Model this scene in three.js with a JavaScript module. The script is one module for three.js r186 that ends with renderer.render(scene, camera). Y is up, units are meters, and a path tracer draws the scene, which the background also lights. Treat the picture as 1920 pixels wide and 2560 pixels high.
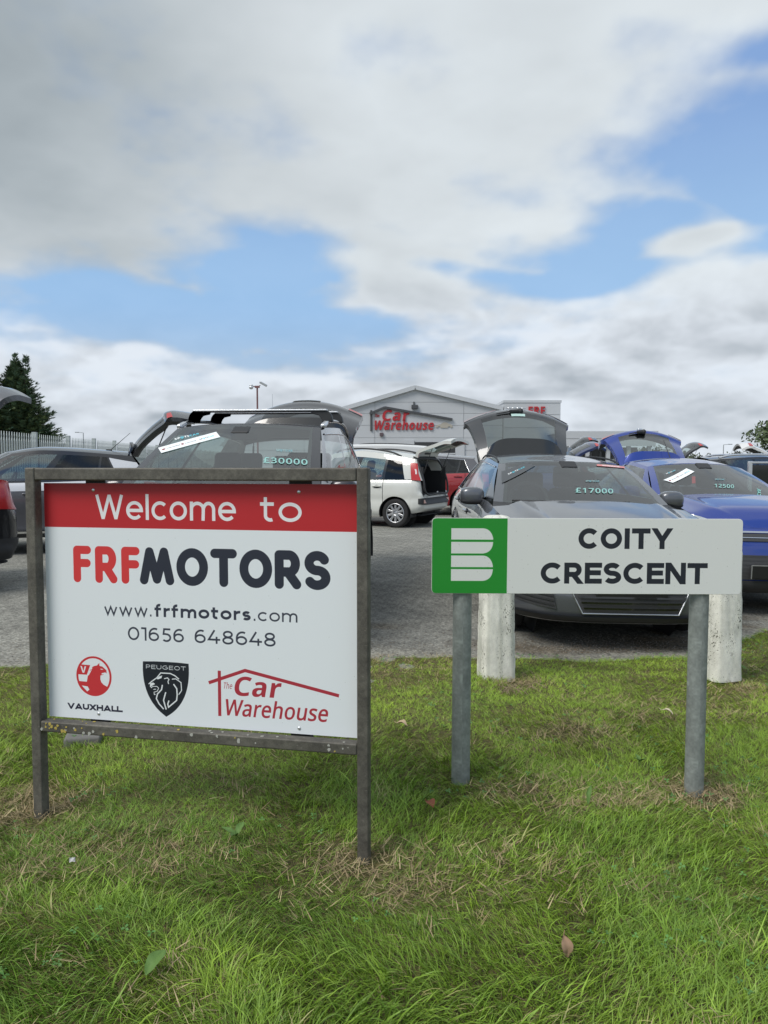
import * as THREE from 'three';
import { mergeGeometries } from 'three/addons/utils/BufferGeometryUtils.js';
import { RoundedBoxGeometry } from 'three/addons/geometries/RoundedBoxGeometry.js';
import { TextGeometry } from 'three/addons/geometries/TextGeometry.js';
import { FontLoader } from 'three/addons/loaders/FontLoader.js';

// ------------------------------------------------------------------ camera, sky, sun, exposure
const scene = new THREE.Scene();
const camera = new THREE.PerspectiveCamera(67.33, 3 / 4, 0.05, 900);
camera.position.set(0, 1.3, 0);
camera.rotation.x = THREE.MathUtils.degToRad(-3.246);
const renderer = new THREE.WebGLRenderer({ antialias: true });
renderer.toneMapping = THREE.LinearToneMapping;
renderer.toneMappingExposure = 1.0;
renderer.shadowMap.enabled = true;

const sun = new THREE.DirectionalLight(new THREE.Color(1.0, 0.96, 0.9), 2.6);
sun.position.set(-21, 31, 10);
sun.target.position.set(0, 0, -8);
sun.castShadow = true; sun.shadow.radius = 52;
sun.shadow.mapSize.set(2048, 2048);
Object.assign(sun.shadow.camera, { left: -40, right: 40, top: 40, bottom: -40, near: 1, far: 120 });
sun.name = 'sun';
scene.add(sun); scene.add(sun.target);

// ------------------------------------------------------------------ helpers
let seed = 12345;
const rnd = () => { seed = (seed + 0x6d2b79f5) | 0; let t = Math.imul(seed ^ (seed >>> 15), 1 | seed); t = (t + Math.imul(t ^ (t >>> 7), 61 | t)) ^ t; return ((t ^ (t >>> 14)) >>> 0) / 4294967296; };
const rr = (a, b) => a + (b - a) * rnd();
const clamp = (x, a = 0, b = 1) => Math.min(b, Math.max(a, x));
const lerp = (a, b, t) => a + (b - a) * t;
const sst = (a, b, x) => { const t = clamp((x - a) / (b - a)); return t * t * (3 - 2 * t); };
const V = (x, y, z) => new THREE.Vector3(x, y, z);
const D2R = Math.PI / 180;
const PERM = new Uint8Array(512);
{ const p = [...Array(256).keys()]; for (let i = 255; i > 0; i--) { const j = Math.floor(rnd() * (i + 1)); [p[i], p[j]] = [p[j], p[i]]; } for (let i = 0; i < 512; i++) PERM[i] = p[i & 255]; }
const PV = new Float64Array(512); for (let i = 0; i < 512; i++) PV[i] = PERM[i] / 127.5 - 1;
const h3 = (i, j, k) => PV[PERM[PERM[i & 255] + (j & 255)] + (k & 255)];
function vn(x, y, z = 0) {   // smooth value noise, -1..1
  const i = Math.floor(x), j = Math.floor(y), k = Math.floor(z); let a = x - i, b = y - j, c = z - k;
  a = a * a * a * (a * (a * 6 - 15) + 10); b = b * b * b * (b * (b * 6 - 15) + 10); c = c * c * c * (c * (c * 6 - 15) + 10);
  const i0 = PERM[i & 255], i1 = PERM[(i + 1) & 255], j0 = j & 255, j1 = (j + 1) & 255, k0 = k & 255, p00 = PERM[i0 + j0], p10 = PERM[i1 + j0], p01 = PERM[i0 + j1], p11 = PERM[i1 + j1];
  let u = PV[p00 + k0], v = PV[p01 + k0]; u += (PV[p10 + k0] - u) * a; v += (PV[p11 + k0] - v) * a; const m0 = u + (v - u) * b; if (c === 0) return m0;
  const k1 = (k + 1) & 255; u = PV[p00 + k1]; v = PV[p01 + k1]; u += (PV[p10 + k1] - u) * a; v += (PV[p11 + k1] - v) * a; return m0 + (u + (v - u) * b - m0) * c;
}
const fbm = (x, y, z = 0, o = 5, g = 0.5) => { let s = 0, a = 1, n = 0; for (let i = 0; i < o; i++) { s += a * vn(x, y, z); n += a; a *= g; x = x * 2.03 + 17.1; y = y * 2.03 + 5.7; z = z * 2.03 + 3.3; } return s / n; };
const lin = (c) => { c /= 255; return c <= 0.04045 ? c / 12.92 : Math.pow((c + 0.055) / 1.055, 2.4); };
const L3 = (r, g, b) => [lin(r), lin(g), lin(b)];

// ------------------------------------------------------------------ sky: broken cloud, computed by direction
{
  const W = 2304, H = 1152, data = new Float32Array(W * H * 4);
  // gaps of blue: azimuth, elevation, half width, half height (degrees), strength
  const gaps = [[-13, 10.4, 13.5, 2.1, 1], [-8.0, 12.9, 6.2, 3.0, 1.1], [-24, 11.2, 8, 1.0, 0.55], [28, 18.8, 8.4, 3.7, 1.2], [17, 15.6, 9, 1.9, 0.7], [13, 13.6, 8, 0.9, 0.8], [25.5, 25.6, 3.6, 1.0, 0.42], [33, 15, 9, 2.2, 0.9], [5, 13.9, 3.5, 0.9, 0.55], [-3, 9.4, 5, 0.9, 0.5]];
  const own = seed; seed = 777;
  for (let i = 0; i < 26; i++) { const az = rr(42, 318); gaps.push([az > 180 ? az - 360 : az, rr(8, 34), rr(6, 14), rr(1.6, 4.6), rr(0.7, 1.1)]); }
  for (let i = 0; i < 7; i++) gaps.push([180 + rr(-100, 100) - (i % 2 ? 360 : 0), rr(42, 70), rr(10, 26), rr(3, 8), rr(0.6, 1)]);
  seed = own;
  const puffs = [[21.6, 15.2, 3.6, 0.9, 0.75], [2.5, 12.2, 3, 1.4, 0.5]];
  const blueTop = L3(116, 158, 216), blueMid = L3(150, 193, 237), blueLow = L3(172, 197, 222);
  for (let j = H >> 1; j < H; j++) {
    const el = ((j + 0.5) / H - 0.5) * Math.PI, y = Math.sin(el), eld = el / D2R;
    for (let i = 0; i < W; i++) {
      const az0 = ((i + 0.5) / W - 0.5) * 2 * Math.PI, x = Math.cos(az0) * Math.cos(el), z = Math.sin(az0) * Math.cos(el);
      let az = Math.atan2(x, -z) / D2R;
      const k = 1 / (y + 0.16), px = x * k, pz = z * k;
      const wx = fbm(px * 1.7 + 3, pz * 1.7, 1.5, 4), wy = fbm(px * 1.7 - 8, pz * 1.7 + 4, 6.5, 4);
      const fine = fbm(px * 4.2, pz * 4.2, 2.2, 6, 0.56);
      let gap = 0; const wide = 1 + Math.max(0, eld - 35) / 25;
      for (const [a, e, ra, re, s] of gaps) {
        let da = az - a; if (da > 180) da -= 360; if (da < -180) da += 360;
        if (Math.abs(da) > ra * 3 * wide || Math.abs(eld - e) > re * 3.2) continue;
        const u = (da + wx * 7.5 * Math.min(1, ra / 8)) / (ra * wide), v = (eld - e + wy * 2.7 * Math.min(1, re / 1.6)) / re, d = u * u + v * v;
        if (d < 5) gap = Math.max(gap, s * Math.exp(-d * 0.9));
      }
      for (const [a, e, ra, re, s] of puffs) { const u = (az - a + wx * 3) / ra, v = (eld - e + wy * 1.2) / re, d = u * u + v * v; if (d < 5) gap -= s * Math.exp(-d); }
      const dens = 0.64 - gap * 1.12 + fine * 0.40 + wx * 0.12;
      let alpha = sst(-0.14, 0.60, dens); alpha = lerp(alpha, 1, 1 - sst(2, 7, eld)) ;
      alpha = Math.max(alpha, 0.14);
      // how thick the cloud reads: grey bases, bright rims
      const rim = sst(0.1, 0.5, dens) * (1 - sst(0.45, 0.95, dens));
      const big = fbm(px * 0.55 + 9.3, pz * 0.55 - 2.1, 4.4, 4), mid = fbm(px * 2.1 - 1.3, pz * 2.1 + 7.7, 8.8, 5);
      const bil = 1 - 2 * Math.abs(fbm(px * 2.6 + 1.7, pz * 2.6 - 4.1, 12.3, 5, 0.55));
      let b = 0.655 + big * 0.13 + mid * 0.09 + fine * 0.08 + (bil - 0.55) * 0.065 + rim * 0.06;
      let da = az + 27; const shade = Math.exp(-((da / 16) ** 2 + ((eld - 25) / 12.5) ** 2)); b -= 0.31 * shade * (1 + 0.35 * mid);
      da = az - 1; b += 0.085 * Math.exp(-((da / 16) ** 2 + ((eld - 23) / 7) ** 2));
      // low bank: rolling heaps with pale tops
      const low = 1 - sst(9, 15, eld);
      if (low > 0) {
        const qx = az * 0.15 + 40 + wx * 0.5, qy = eld * 0.33 + wy * 0.4, lb = fbm(qx, qy, 3.1, 6, 0.58), lt = fbm(qx - 0.08, qy + 0.42, 3.1, 6, 0.58), lbil = 1 - 2 * Math.abs(fbm(qx * 1.7, qy * 1.7, 9.1, 5, 0.55));
        const bl = 0.575 + lb * 0.10 + (lb - lt) * 0.24 + (lbil - 0.55) * 0.10 + sst(2, 9, eld) * 0.06 + rim * 0.16;
        b = lerp(b, bl, low * 0.9);
      }
      b = clamp(b, 0.26, 0.84);
      const cool = 1 - sst(0.3, 0.72, b), cr = b * (0.925 - 0.06 * cool), cg = b * (1.0 - 0.0 * cool), cb = b * (1.05 + 0.04 * cool + low * 0.04);
      const t1 = sst(5, 12, eld), t2 = sst(12, 26, eld);
      const o = (j * W + i) * 4;
      for (let c = 0; c < 3; c++) { const blue = lerp(lerp(blueLow[c], blueMid[c], t1), blueTop[c], t2); data[o + c] = lerp(blue, c === 0 ? cr : c === 1 ? cg : cb, alpha); }
      data[o + 3] = 1;
    }
  }
  for (let j = 0; j < H >> 1; j++) for (let i = 0; i < W; i++) { const o = (j * W + i) * 4; data[o] = 0.16; data[o + 1] = 0.17; data[o + 2] = 0.14; data[o + 3] = 1; }
  const tex = new THREE.DataTexture(data, W, H, THREE.RGBAFormat, THREE.FloatType);
  tex.mapping = THREE.EquirectangularReflectionMapping; tex.magFilter = THREE.LinearFilter; tex.colorSpace = THREE.LinearSRGBColorSpace; tex.needsUpdate = true;
  scene.background = tex; scene.environment = tex;
}

const names = {};
function numbered(n) { const k = (names[n] = (names[n] ?? -1) + 1); return k ? n + '_' + String(k).padStart(3, '0') : n; }
function tag(o, label, category, group, kind) { if (label) o.userData.label = label; if (category) o.userData.category = category; if (group) o.userData.group = group; if (kind) o.userData.kind = kind; return o; }
function thing(name, label, category, [x, y, z] = [0, 0, 0], turn = 0, group) {
  const o = new THREE.Group(); o.name = numbered(name); o.position.set(x, y, z); o.rotation.y = turn; scene.add(o); return tag(o, label, category, group);
}
function prep(g) {
  if (g.index) g = g.toNonIndexed();
  for (const k of Object.keys(g.attributes)) if (!['position', 'normal', 'uv'].includes(k)) g.deleteAttribute(k);
  if (!g.attributes.normal) g.computeVertexNormals();
  if (!g.attributes.uv) g.setAttribute('uv', new THREE.BufferAttribute(new Float32Array(g.attributes.position.count * 2), 2));
  return g;
}
function merge(list) { list = list.flat(9).filter(Boolean); return list.length === 1 ? list[0] : mergeGeometries(list.map(prep)); }
function obj(name, geo, mat, parent = scene) {
  const m = new THREE.Mesh(Array.isArray(geo) ? merge(geo) : geo, mat); m.name = parent === scene ? numbered(name) : name; m.castShadow = m.receiveShadow = true; parent.add(m); return m;
}
function struct(name, geo, mat) { const m = obj(name, geo, mat); m.userData.kind = 'structure'; return m; }
function move(g, x = 0, y = 0, z = 0, rx = 0, ry = 0, rz = 0) { if (rx) g.rotateX(rx); if (ry) g.rotateY(ry); if (rz) g.rotateZ(rz); g.translate(x, y, z); return g; }
const box = (w, h, d, x = 0, y = 0, z = 0) => new THREE.BoxGeometry(w, h, d).translate(x, y, z);
const rbox = (w, h, d, r, x = 0, y = 0, z = 0, s = 2) => new RoundedBoxGeometry(w, h, d, s, Math.min(r, w / 2.01, h / 2.01, d / 2.01)).translate(x, y, z);
const ball = (r, x, y, z, s = 8) => new THREE.SphereGeometry(r, s * 2, s).translate(x, y, z);
function rod(a, b, r0, r1 = r0, seg = 10) { const d = b.clone().sub(a), l = d.length(), g = new THREE.CylinderGeometry(r1, r0, l, seg); g.applyQuaternion(new THREE.Quaternion().setFromUnitVectors(V(0, 1, 0), d.normalize())); const m = a.clone().add(b).multiplyScalar(0.5); return g.translate(m.x, m.y, m.z); }
const tube = (pts, r, seg = 24, rs = 6) => new THREE.TubeGeometry(new THREE.CatmullRomCurve3(pts.map((p) => p.isVector3 ? p : V(...p))), seg, r, rs);
function grid(fn, nu, nv) {   // fn(u, v) -> Vector3, u and v in 0..1
  const P = [], T = [], I = [];
  for (let j = 0; j <= nv; j++) for (let i = 0; i <= nu; i++) { const p = fn(i / nu, j / nv); P.push(p.x, p.y, p.z); T.push(i / nu, j / nv); }
  for (let j = 0; j < nv; j++) for (let i = 0; i < nu; i++) { const a = j * (nu + 1) + i, b = a + 1, c = a + nu + 1, d = c + 1; I.push(a, b, d, a, d, c); }
  const g = new THREE.BufferGeometry(); g.setAttribute('position', new THREE.Float32BufferAttribute(P, 3)); g.setAttribute('uv', new THREE.Float32BufferAttribute(T, 2)); g.setIndex(I); g.computeVertexNormals(); return g;
}
// a point of surface S pushed out along its normal
function push(S, u, v, off) {
  const p = S(u, v); if (!off) return p;
  const e = 0.004, a = S(u + e, v).sub(S(u - e, v)), b = S(u, v + e).sub(S(u, v - e)), n = a.cross(b); const l = n.length(); if (l < 1e-12) return p; return p.addScaledVector(n, off / l);
}
// four-cornered patch of a surface: corners (u, v) at bottom-left, bottom-right, top-right, top-left
function patch(S, c, nu = 8, nv = 6, off = 0) {
  return grid((a, b) => { const u = lerp(lerp(c[0][0], c[1][0], a), lerp(c[3][0], c[2][0], a), b), v = lerp(lerp(c[0][1], c[1][1], a), lerp(c[3][1], c[2][1], a), b); return push(S, u, v, off); }, nu, nv);
}
const rect = (u0, u1, v0, v1) => [[u0, v0], [u1, v0], [u1, v1], [u0, v1]];
function spline(pts) {   // smooth function through [x, y] points (x rising), no overshoot
  const n = pts.length, m = []; for (let i = 0; i < n; i++) { const a = pts[Math.max(0, i - 1)], b = pts[Math.min(n - 1, i + 1)]; let s = (b[1] - a[1]) / (b[0] - a[0]); if (i > 0 && i < n - 1) { const l = (pts[i][1] - a[1]) / (pts[i][0] - a[0]), r = (b[1] - pts[i][1]) / (b[0] - pts[i][0]); if (l * r <= 0) s = 0; } m.push(s); }
  return (x) => { if (x <= pts[0][0]) return pts[0][1]; if (x >= pts[n - 1][0]) return pts[n - 1][1]; let i = 0; while (x > pts[i + 1][0]) i++; const h = pts[i + 1][0] - pts[i][0], t = (x - pts[i][0]) / h, t2 = t * t, t3 = t2 * t; return (2 * t3 - 3 * t2 + 1) * pts[i][1] + (t3 - 2 * t2 + t) * h * m[i] + (3 * t2 - 2 * t3) * pts[i + 1][1] + (t3 - t2) * h * m[i + 1]; };
}
const std = (c, roughness = 0.6, extra = {}) => new THREE.MeshStandardMaterial({ color: Array.isArray(c) ? new THREE.Color().setRGB(...c) : new THREE.Color(c), roughness, ...extra });
const canvas = (w, h) => { const c = document.createElement('canvas'); c.width = w; c.height = h; return c; };
function canvasTex(c, srgb = true) { const t = new THREE.CanvasTexture(c); if (srgb) t.colorSpace = THREE.SRGBColorSpace; t.magFilter = THREE.LinearFilter; t.anisotropy = 8; return t; }
function noiseTex(n, fn, srgb = true) {   // fn(x, y in 0..1) -> [r, g, b] 0..255 (or a number)
  const d = new Uint8Array(n * n * 4); for (let j = 0; j < n; j++) for (let i = 0; i < n; i++) { let c = fn(i / n, j / n); if (typeof c === 'number') c = [c, c, c]; const o = (j * n + i) * 4; d[o] = clamp(c[0], 0, 255); d[o + 1] = clamp(c[1], 0, 255); d[o + 2] = clamp(c[2], 0, 255); d[o + 3] = 255; }
  const t = new THREE.DataTexture(d, n, n); t.wrapS = t.wrapT = THREE.RepeatWrapping; t.magFilter = THREE.LinearFilter; t.minFilter = THREE.LinearMipmapLinearFilter; t.generateMipmaps = true; if (srgb) t.colorSpace = THREE.SRGBColorSpace; t.needsUpdate = true; return t;
}
// tileable noise: n cells per tile
function tn(x, y, n, s = 0) { const fx = x * n, fy = y * n, i = Math.floor(fx), j = Math.floor(fy); let a = fx - i, b = fy - j; a = a * a * (3 - 2 * a); b = b * b * (3 - 2 * b); const i0 = ((i % n) + n) % n, i1 = (i0 + 1) % n, j0 = ((j % n) + n) % n, j1 = (j0 + 1) % n, q = s & 255; const A = PERM[(i0 + (i0 >> 8) * 7) & 255], B = PERM[(i1 + (i1 >> 8) * 7) & 255], C = (j0 + (j0 >> 8) * 13) & 255, D = (j1 + (j1 >> 8) * 13) & 255; let u = PV[PERM[A + C] + q], v = PV[PERM[A + D] + q]; u += (PV[PERM[B + C] + q] - u) * a; v += (PV[PERM[B + D] + q] - v) * a; return u + (v - u) * b; }
const gy = (d) => 0.013 * Math.max(0, d - 6) - 0.013 * Math.max(0, d - 70);   // the yard climbs a little away from the road
const lat = (x, d) => -0.035 * clamp(x - 0.4, 0, 4.5) * (1 - sst(9, 16, d));   // and falls to the right near the verge

// ------------------------------------------------------------------ ground, car park, lawn
const edgeD = spline([[-9, 4.3], [-6, 4.62], [-2.5, 5.05], [-1.2, 5.25], [0, 5.42], [0.9, 5.4], [1.6, 5.48], [2.27, 5.7], [2.68, 6.08], [3.45, 6.85], [4.4, 7.7], [6.5, 9.2], [9, 10.6]]);
const edge = (x) => edgeD(x) + 0.05 * vn(x * 3.1, 4.4) + 0.03 * vn(x * 11, 7.4);
{
  const g = new THREE.PlaneGeometry(1200, 1200, 60, 60).rotateX(-Math.PI / 2), p = g.attributes.position;
  for (let i = 0; i < p.count; i++) p.setY(i, gy(-p.getZ(i)) - 0.35);
  g.computeVertexNormals(); struct('ground', g, std([0.07, 0.10, 0.04], 1));
}
function sheet(x0, x1, nx, rows, yOf, colorOf) {   // rows: list of functions x -> z
  const P = [], C = [], T = [], I = [], nz = rows.length;
  for (let j = 0; j < nz; j++) for (let i = 0; i <= nx; i++) { const x = lerp(x0, x1, i / nx), z = rows[j](x); P.push(x, yOf(x, z, j), z); T.push(x, z); C.push(...colorOf(x, z)); }
  for (let j = 0; j < nz - 1; j++) for (let i = 0; i < nx; i++) { const a = j * (nx + 1) + i, b = a + 1, c = a + nx + 1, d = c + 1; I.push(a, b, d, a, d, c); }
  const g = new THREE.BufferGeometry(); g.setAttribute('position', new THREE.Float32BufferAttribute(P, 3)); g.setAttribute('uv', new THREE.Float32BufferAttribute(T, 2)); g.setAttribute('color', new THREE.Float32BufferAttribute(C, 3)); g.setIndex(I); g.computeVertexNormals(); return g;
}
{
  // tarmac with worn aggregate: one 5 m tile of stones, large patches by vertex colour
  const N = 1536, stone = noiseTex(N, (x, y) => {
    const f = tn(x, y, 700, 1), m = tn(x, y, 330, 2), c = tn(x, y, 60, 3), l = tn(x, y, 12, 4), s = Math.max(0, tn(x, y, 420, 5) - 0.55) * 2.2;
    const b = 150 + 25 * f + 22 * m + 12 * c + 9 * l + 55 * s - 34 * Math.max(0, -m - 0.35); return [b * 1.0, b * 0.997, b * 0.955];
  });
  const bump = noiseTex(1024, (x, y) => 128 + 60 * tn(x, y, 330, 2) + 50 * tn(x, y, 500, 1), false);
  stone.repeat.set(1 / 5, 1 / 5); bump.repeat.set(1 / 5, 1 / 5);
  const rows = []; for (let d = 3.6; d < 12; d += 0.12) rows.push(() => -d); for (let d = 12; d < 30; d += 0.6) rows.push(() => -d); for (let d = 30; d <= 95; d += 4) rows.push(() => -d);
  rows.reverse();
  const col = (x, z) => {
    const d = -z, off = d - edgeD(clamp(x, -9, 9));
    let k = 0.71 * (1 + 0.16 * fbm(x * 0.35, z * 0.35, 1, 4) + 0.16 * fbm(x * 1.6, z * 1.6, 3, 3));
    let c = [k, k * 0.995, k * 0.965];
    const grit = (1 - sst(0.0, 0.24, off + 0.12 * vn(x * 4, z * 4, 2))) * (0.6 + 0.4 * vn(x * 9, z * 9, 6)); c = c.map((q, i) => lerp(q, [0.95, 0.90, 0.81][i], 0.62 * clamp(grit)));   // pale grit swept to the verge
    const litter = sst(0.05, 0.5, fbm(x * 1.3 + 8, z * 2.4, 5, 4) + 0.55 * Math.exp(-(((x - 1.6) / 1.3) ** 2) - ((off - 0.22) / 0.3) ** 2) - 0.22 - 0.2 * sst(0.6, 2, off)); c = c.map((q, i) => lerp(q, [0.36, 0.27, 0.17][i], 0.75 * litter));   // fallen needles and earth
    return c;
  };
  const g = sheet(-45, 45, 450, rows, (x, z) => gy(-z) + lat(x, -z) + 0.006 * vn(x * 0.6, z * 0.6), col);
  const m = new THREE.MeshStandardMaterial({ map: stone, bumpMap: bump, bumpScale: 0.006, roughness: 0.92, vertexColors: true });
  struct('car_park', g, m);
}
// lawn: soil sheet with small swells; blades grow from it
const hump = (x, z) => 0.018 * fbm(x * 1.1, z * 1.1, 9, 3) + 0.006 * vn(x * 6, z * 6, 2);
const lawnY = (x, z) => { const e = edge(x) + z; return lat(x, -z) + hump(x, z) + 0.045 * sst(-0.03, 0.22, e) - 0.03 - 0.07 * Math.exp(-(((x + 0.06) / 0.5) ** 2) - ((z + 2.5) / 0.45) ** 2) - 0.022 * Math.exp(-(((x + 1.3) / 0.3) ** 2) - ((z + 2.8) / 0.4) ** 2) - 0.02 * Math.exp(-(((x - 0.32) / 0.3) ** 2) - ((z + 3.1) / 0.4) ** 2) - 0.05 * Math.exp(-(((x - 1.3) / 0.4) ** 2) - ((z + 3.05) / 0.4) ** 2) + (z > -3.5 ? 0.0 : 0); };
{
  const rows = []; for (let k = 0; k <= 90; k++) rows.push((x) => lerp(-edge(x) - 0.02, 3.2, Math.pow(k / 90, 1.25)));
  const thatch = noiseTex(512, (x, y) => { const a = tn(x, y, 120, 1), b = tn(x * 1, y, 40, 2), c = tn(x, y, 220, 3); const k = 116 + 34 * a + 22 * b + 30 * c; return [k * 0.92, k * 0.86, k * 0.5]; });
  thatch.repeat.set(2, 2);
  const g = sheet(-9, 9, 240, rows, lawnY, (x, z) => { const k = 0.55 + 0.15 * fbm(x * 2, z * 2, 1, 3); return [k, k, k]; });
  struct('lawn', g, new THREE.MeshStandardMaterial({ map: thatch, roughness: 1, vertexColors: true }));
}
// what grows where: 0..1 dryness, length of blades (m), lie of the blades (radians)
const bare = [[0.56, -3.02, 0.13, 0.62], [0.72, -2.86, 0.09, 0.5], [0.98, -2.98, 0.12, 0.55], [1.34, -3.1, 0.15, 0.7], [-0.1, -2.58, 0.12, 0.6], [-1.33, -2.9, 0.16, 1], [-0.55, -2.55, 0.12, 0.4], [0.80, -1.62, 0.14, 0.6], [0.05, -2.35, 0.12, 0.35], [-0.85, -2.45, 0.18, 0.35], [0.8, -4.55, 0.12, 0.9], [0.98, -3.75, 0.16, 0.5], [2.1, -4.6, 0.2, 0.6], [-1.9, -3.1, 0.3, 0.6], [-1.55, -2.6, 0.25, 0.4]];
function dry(x, z) { let d = -0.03 + 0.40 * fbm(x * 1.7 + 4, z * 1.7, 11, 4); for (const [bx, bz, r, s] of bare) { const q = ((x - bx) / (r * 1.3)) ** 2 + ((z - bz) / r) ** 2; if (q < 6) d += s * Math.exp(-q); } return clamp(d); }
const feet = [[0.32, -3.12], [1.295, -3.12], [-0.06, -2.57], [-1.3, -2.82], [0.69, -4.62], [2.1, -4.75], [0.62, -4.6], [2.0, -4.7]];
function tall(x, z) { const d = -z; let t = 0.043 + 0.016 * fbm(x * 1.3, z * 1.3, 21, 3); t += 0.014 * (1 - sst(1.6, 2.5, d)); t *= 1 - 0.38 * sst(3, 5, d); t *= 1 - 0.5 * clamp(dry(x, z) * 1.1); for (const [px, pz] of feet) t *= 1 + (pz < -4 ? 0.7 : -0.35) * Math.exp(-((x - px) ** 2 + (z - pz) ** 2) / 0.012); return t; }
const lie = (x, z) => 2.6 * fbm(x * 1.1 + 2, z * 1.1, 31, 2) * Math.PI + 0.6;
{
  const own = seed; seed = 4242;
  // a tuft is a handful of curved tapering blades; unit height 1 = full blade length
  function tuft(n, spread, lean, curve, w) {
    const P = [], N = [], I = [];
    for (let b = 0; b < n; b++) {
      const a = rnd() * 6.283, r = spread * Math.sqrt(rnd()), bx = Math.cos(a) * r, bz = Math.sin(a) * r, dir = (rnd() - 0.5) * 3.4, l = rr(0.55, 1.1), le = lean * rr(0.3, 1.3), cu = curve * rr(0.4, 1.4), ww = w * rr(0.7, 1.3), f = rnd() * 6.283;
      const dx = Math.cos(dir), dz = Math.sin(dir), sx = Math.cos(f), sz = Math.sin(f), base = P.length / 3;
      for (let k = 0; k <= 3; k++) {
        const t = k / 3, th = le + cu * t, up = l * t * Math.cos(Math.min(1.5, th * 0.85)), out = l * t * Math.sin(Math.min(1.45, th)), wd = ww * (1 - t ** 1.6) * 0.5 + 0.0001;
        const cx = bx + dx * out, cz = bz + dz * out;
        const cnt = k === 3 ? 1 : 2;
        for (let s = 0; s < cnt; s++) { const q = cnt === 1 ? 0 : s ? 1 : -1; P.push(cx + sx * wd * q, up, cz + sz * wd * q); N.push(0.35 * dx + 0.3 * sz * q, 0.85, 0.35 * dz - 0.3 * sx * q); }
      }
      I.push(base, base + 1, base + 3, base, base + 3, base + 2, base + 2, base + 3, base + 5, base + 2, base + 5, base + 4, base + 4, base + 5, base + 6);
    }
    const g = new THREE.BufferGeometry(); g.setAttribute('position', new THREE.Float32BufferAttribute(P, 3)); g.setIndex(I); g.computeVertexNormals(); return g;
  }
  const variants = []; for (let i = 0; i < 5; i++) variants.push(tuft(16, 0.6, 0.40, 0.8, 0.048)); for (let i = 0; i < 3; i++) variants.push(tuft(13, 0.65, 0.85, 0.6, 0.045));
  const spots = variants.map(() => []);
  const M = new THREE.Matrix4(), q = new THREE.Quaternion(), e = new THREE.Euler();
  for (let d = -1.4; d < 10.5;) {
    const near = d < 0.9 ? 0.055 : 0.0265 + 0.0022 * Math.max(0, d - 2);
    const half = Math.min(8.6, 1.15 + Math.max(0, d) * 0.62);
    for (let x = -half; x < half; x += near) {
      const px = x + rr(-0.6, 0.6) * near, pz = -d + rr(-0.6, 0.6) * near;
      if (-pz > edge(px) - 0.01 + 0.05 * Math.max(0, rnd() - 0.6)) continue;
      const dr = dry(px, pz); if (dr > 0.6 && rnd() < (dr - 0.55) * 0.6) continue;
      spots[Math.floor(rnd() * (dr > 0.4 && rnd() < 0.5 ? 3 : 5)) + (rnd() < 0.18 + 0.5 * dr ? 0 : 0)].push([px, pz, dr, 0]);
      if (rnd() < 0.34) spots[5 + Math.floor(rnd() * 3)].push([px, pz, dr, 1]);
    }
    d += near;
  }
  const mat = std([1, 1, 1], 0.55, { side: THREE.DoubleSide });
  const c = new THREE.Color();
  const all = new THREE.Group(); all.name = 'lawn_grass'; tag(all, 'mown green grass blades with dry patches covering the verge', 'grass', null, 'stuff'); scene.add(all);
  variants.forEach((g, vi) => {
    const list = spots[vi], im = new THREE.InstancedMesh(g, mat, list.length); im.name = 'grass_blades'; im.userData.kind = 'stuff';
    list.forEach(([x, z, dr, flat], i) => {
      const h = tall(x, z) * rr(0.7, 1.3) * (rnd() < 0.05 ? 1.5 : 1) * (flat ? 0.8 : 1), w = h * rr(0.85, 1.2) * (h < 0.04 ? 1.25 : 1);
      e.set(rr(-0.22, 0.22), -lie(x, z) + rr(-0.7, 0.7), rr(-0.22, 0.22)); q.setFromEuler(e);
      M.compose(V(x, lawnY(x, z) - 0.004, z), q, V(w, h * (flat ? 0.6 : 1), w)); im.setMatrixAt(i, M);
      const hue = fbm(x * 2.2, z * 2.2, 41, 3), k = rr(0.72, 1.3), yel = clamp(0.22 + 0.5 * hue + 0.5 * sst(2.1, 4.2, -z) + rr(-0.2, 0.2));
      let R = lerp(0.124, 0.292, yel), G = lerp(0.232, 0.425, yel), B = lerp(0.022, 0.036, yel);
      const dead = rnd() < dr * 0.6 - 0.12 ? rr(0.4, 1) : rnd() < 0.04 ? 0.6 : 0; R = lerp(R, 0.44, dead); G = lerp(G, 0.35, dead); B = lerp(B, 0.18, dead);
      c.setRGB(R * k, G * k, B * k); im.setColorAt(i, c);
    });
    all.add(im);
  });
  // dead clippings lying on the turf
  const straw = tuft(7, 0.9, 1.5, 0.05, 0.05), ns = 3400, im = new THREE.InstancedMesh(straw, std([1, 1, 1], 0.9, { side: THREE.DoubleSide }), ns); im.name = 'dry_clippings'; im.userData.kind = 'stuff';
  for (let i = 0; i < ns; i++) {
    let x, z, k = 0; do { const d = 1.2 + 5.2 * Math.pow(rnd(), 0.8); x = rr(-1, 1) * (0.9 + d * 0.55); z = -d; k++; } while ((rnd() > dry(x, z) * 1.3 || -z > edge(x) - 0.05) && k < 60);
    e.set(rr(-0.2, 0.2), rr(0, 6.28), rr(-0.2, 0.2)); q.setFromEuler(e); const s = rr(0.03, 0.07); M.compose(V(x, lawnY(x, z) + rr(0.004, 0.02), z), q, V(s, s * 0.5, s)); im.setMatrixAt(i, M);
    const t = rnd(), l = rr(0.6, 1.2); c.setRGB(lerp(0.46, 0.26, t) * l, lerp(0.37, 0.19, t) * l, lerp(0.21, 0.10, t) * l); im.setColorAt(i, c);
  }
  all.add(im);
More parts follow.
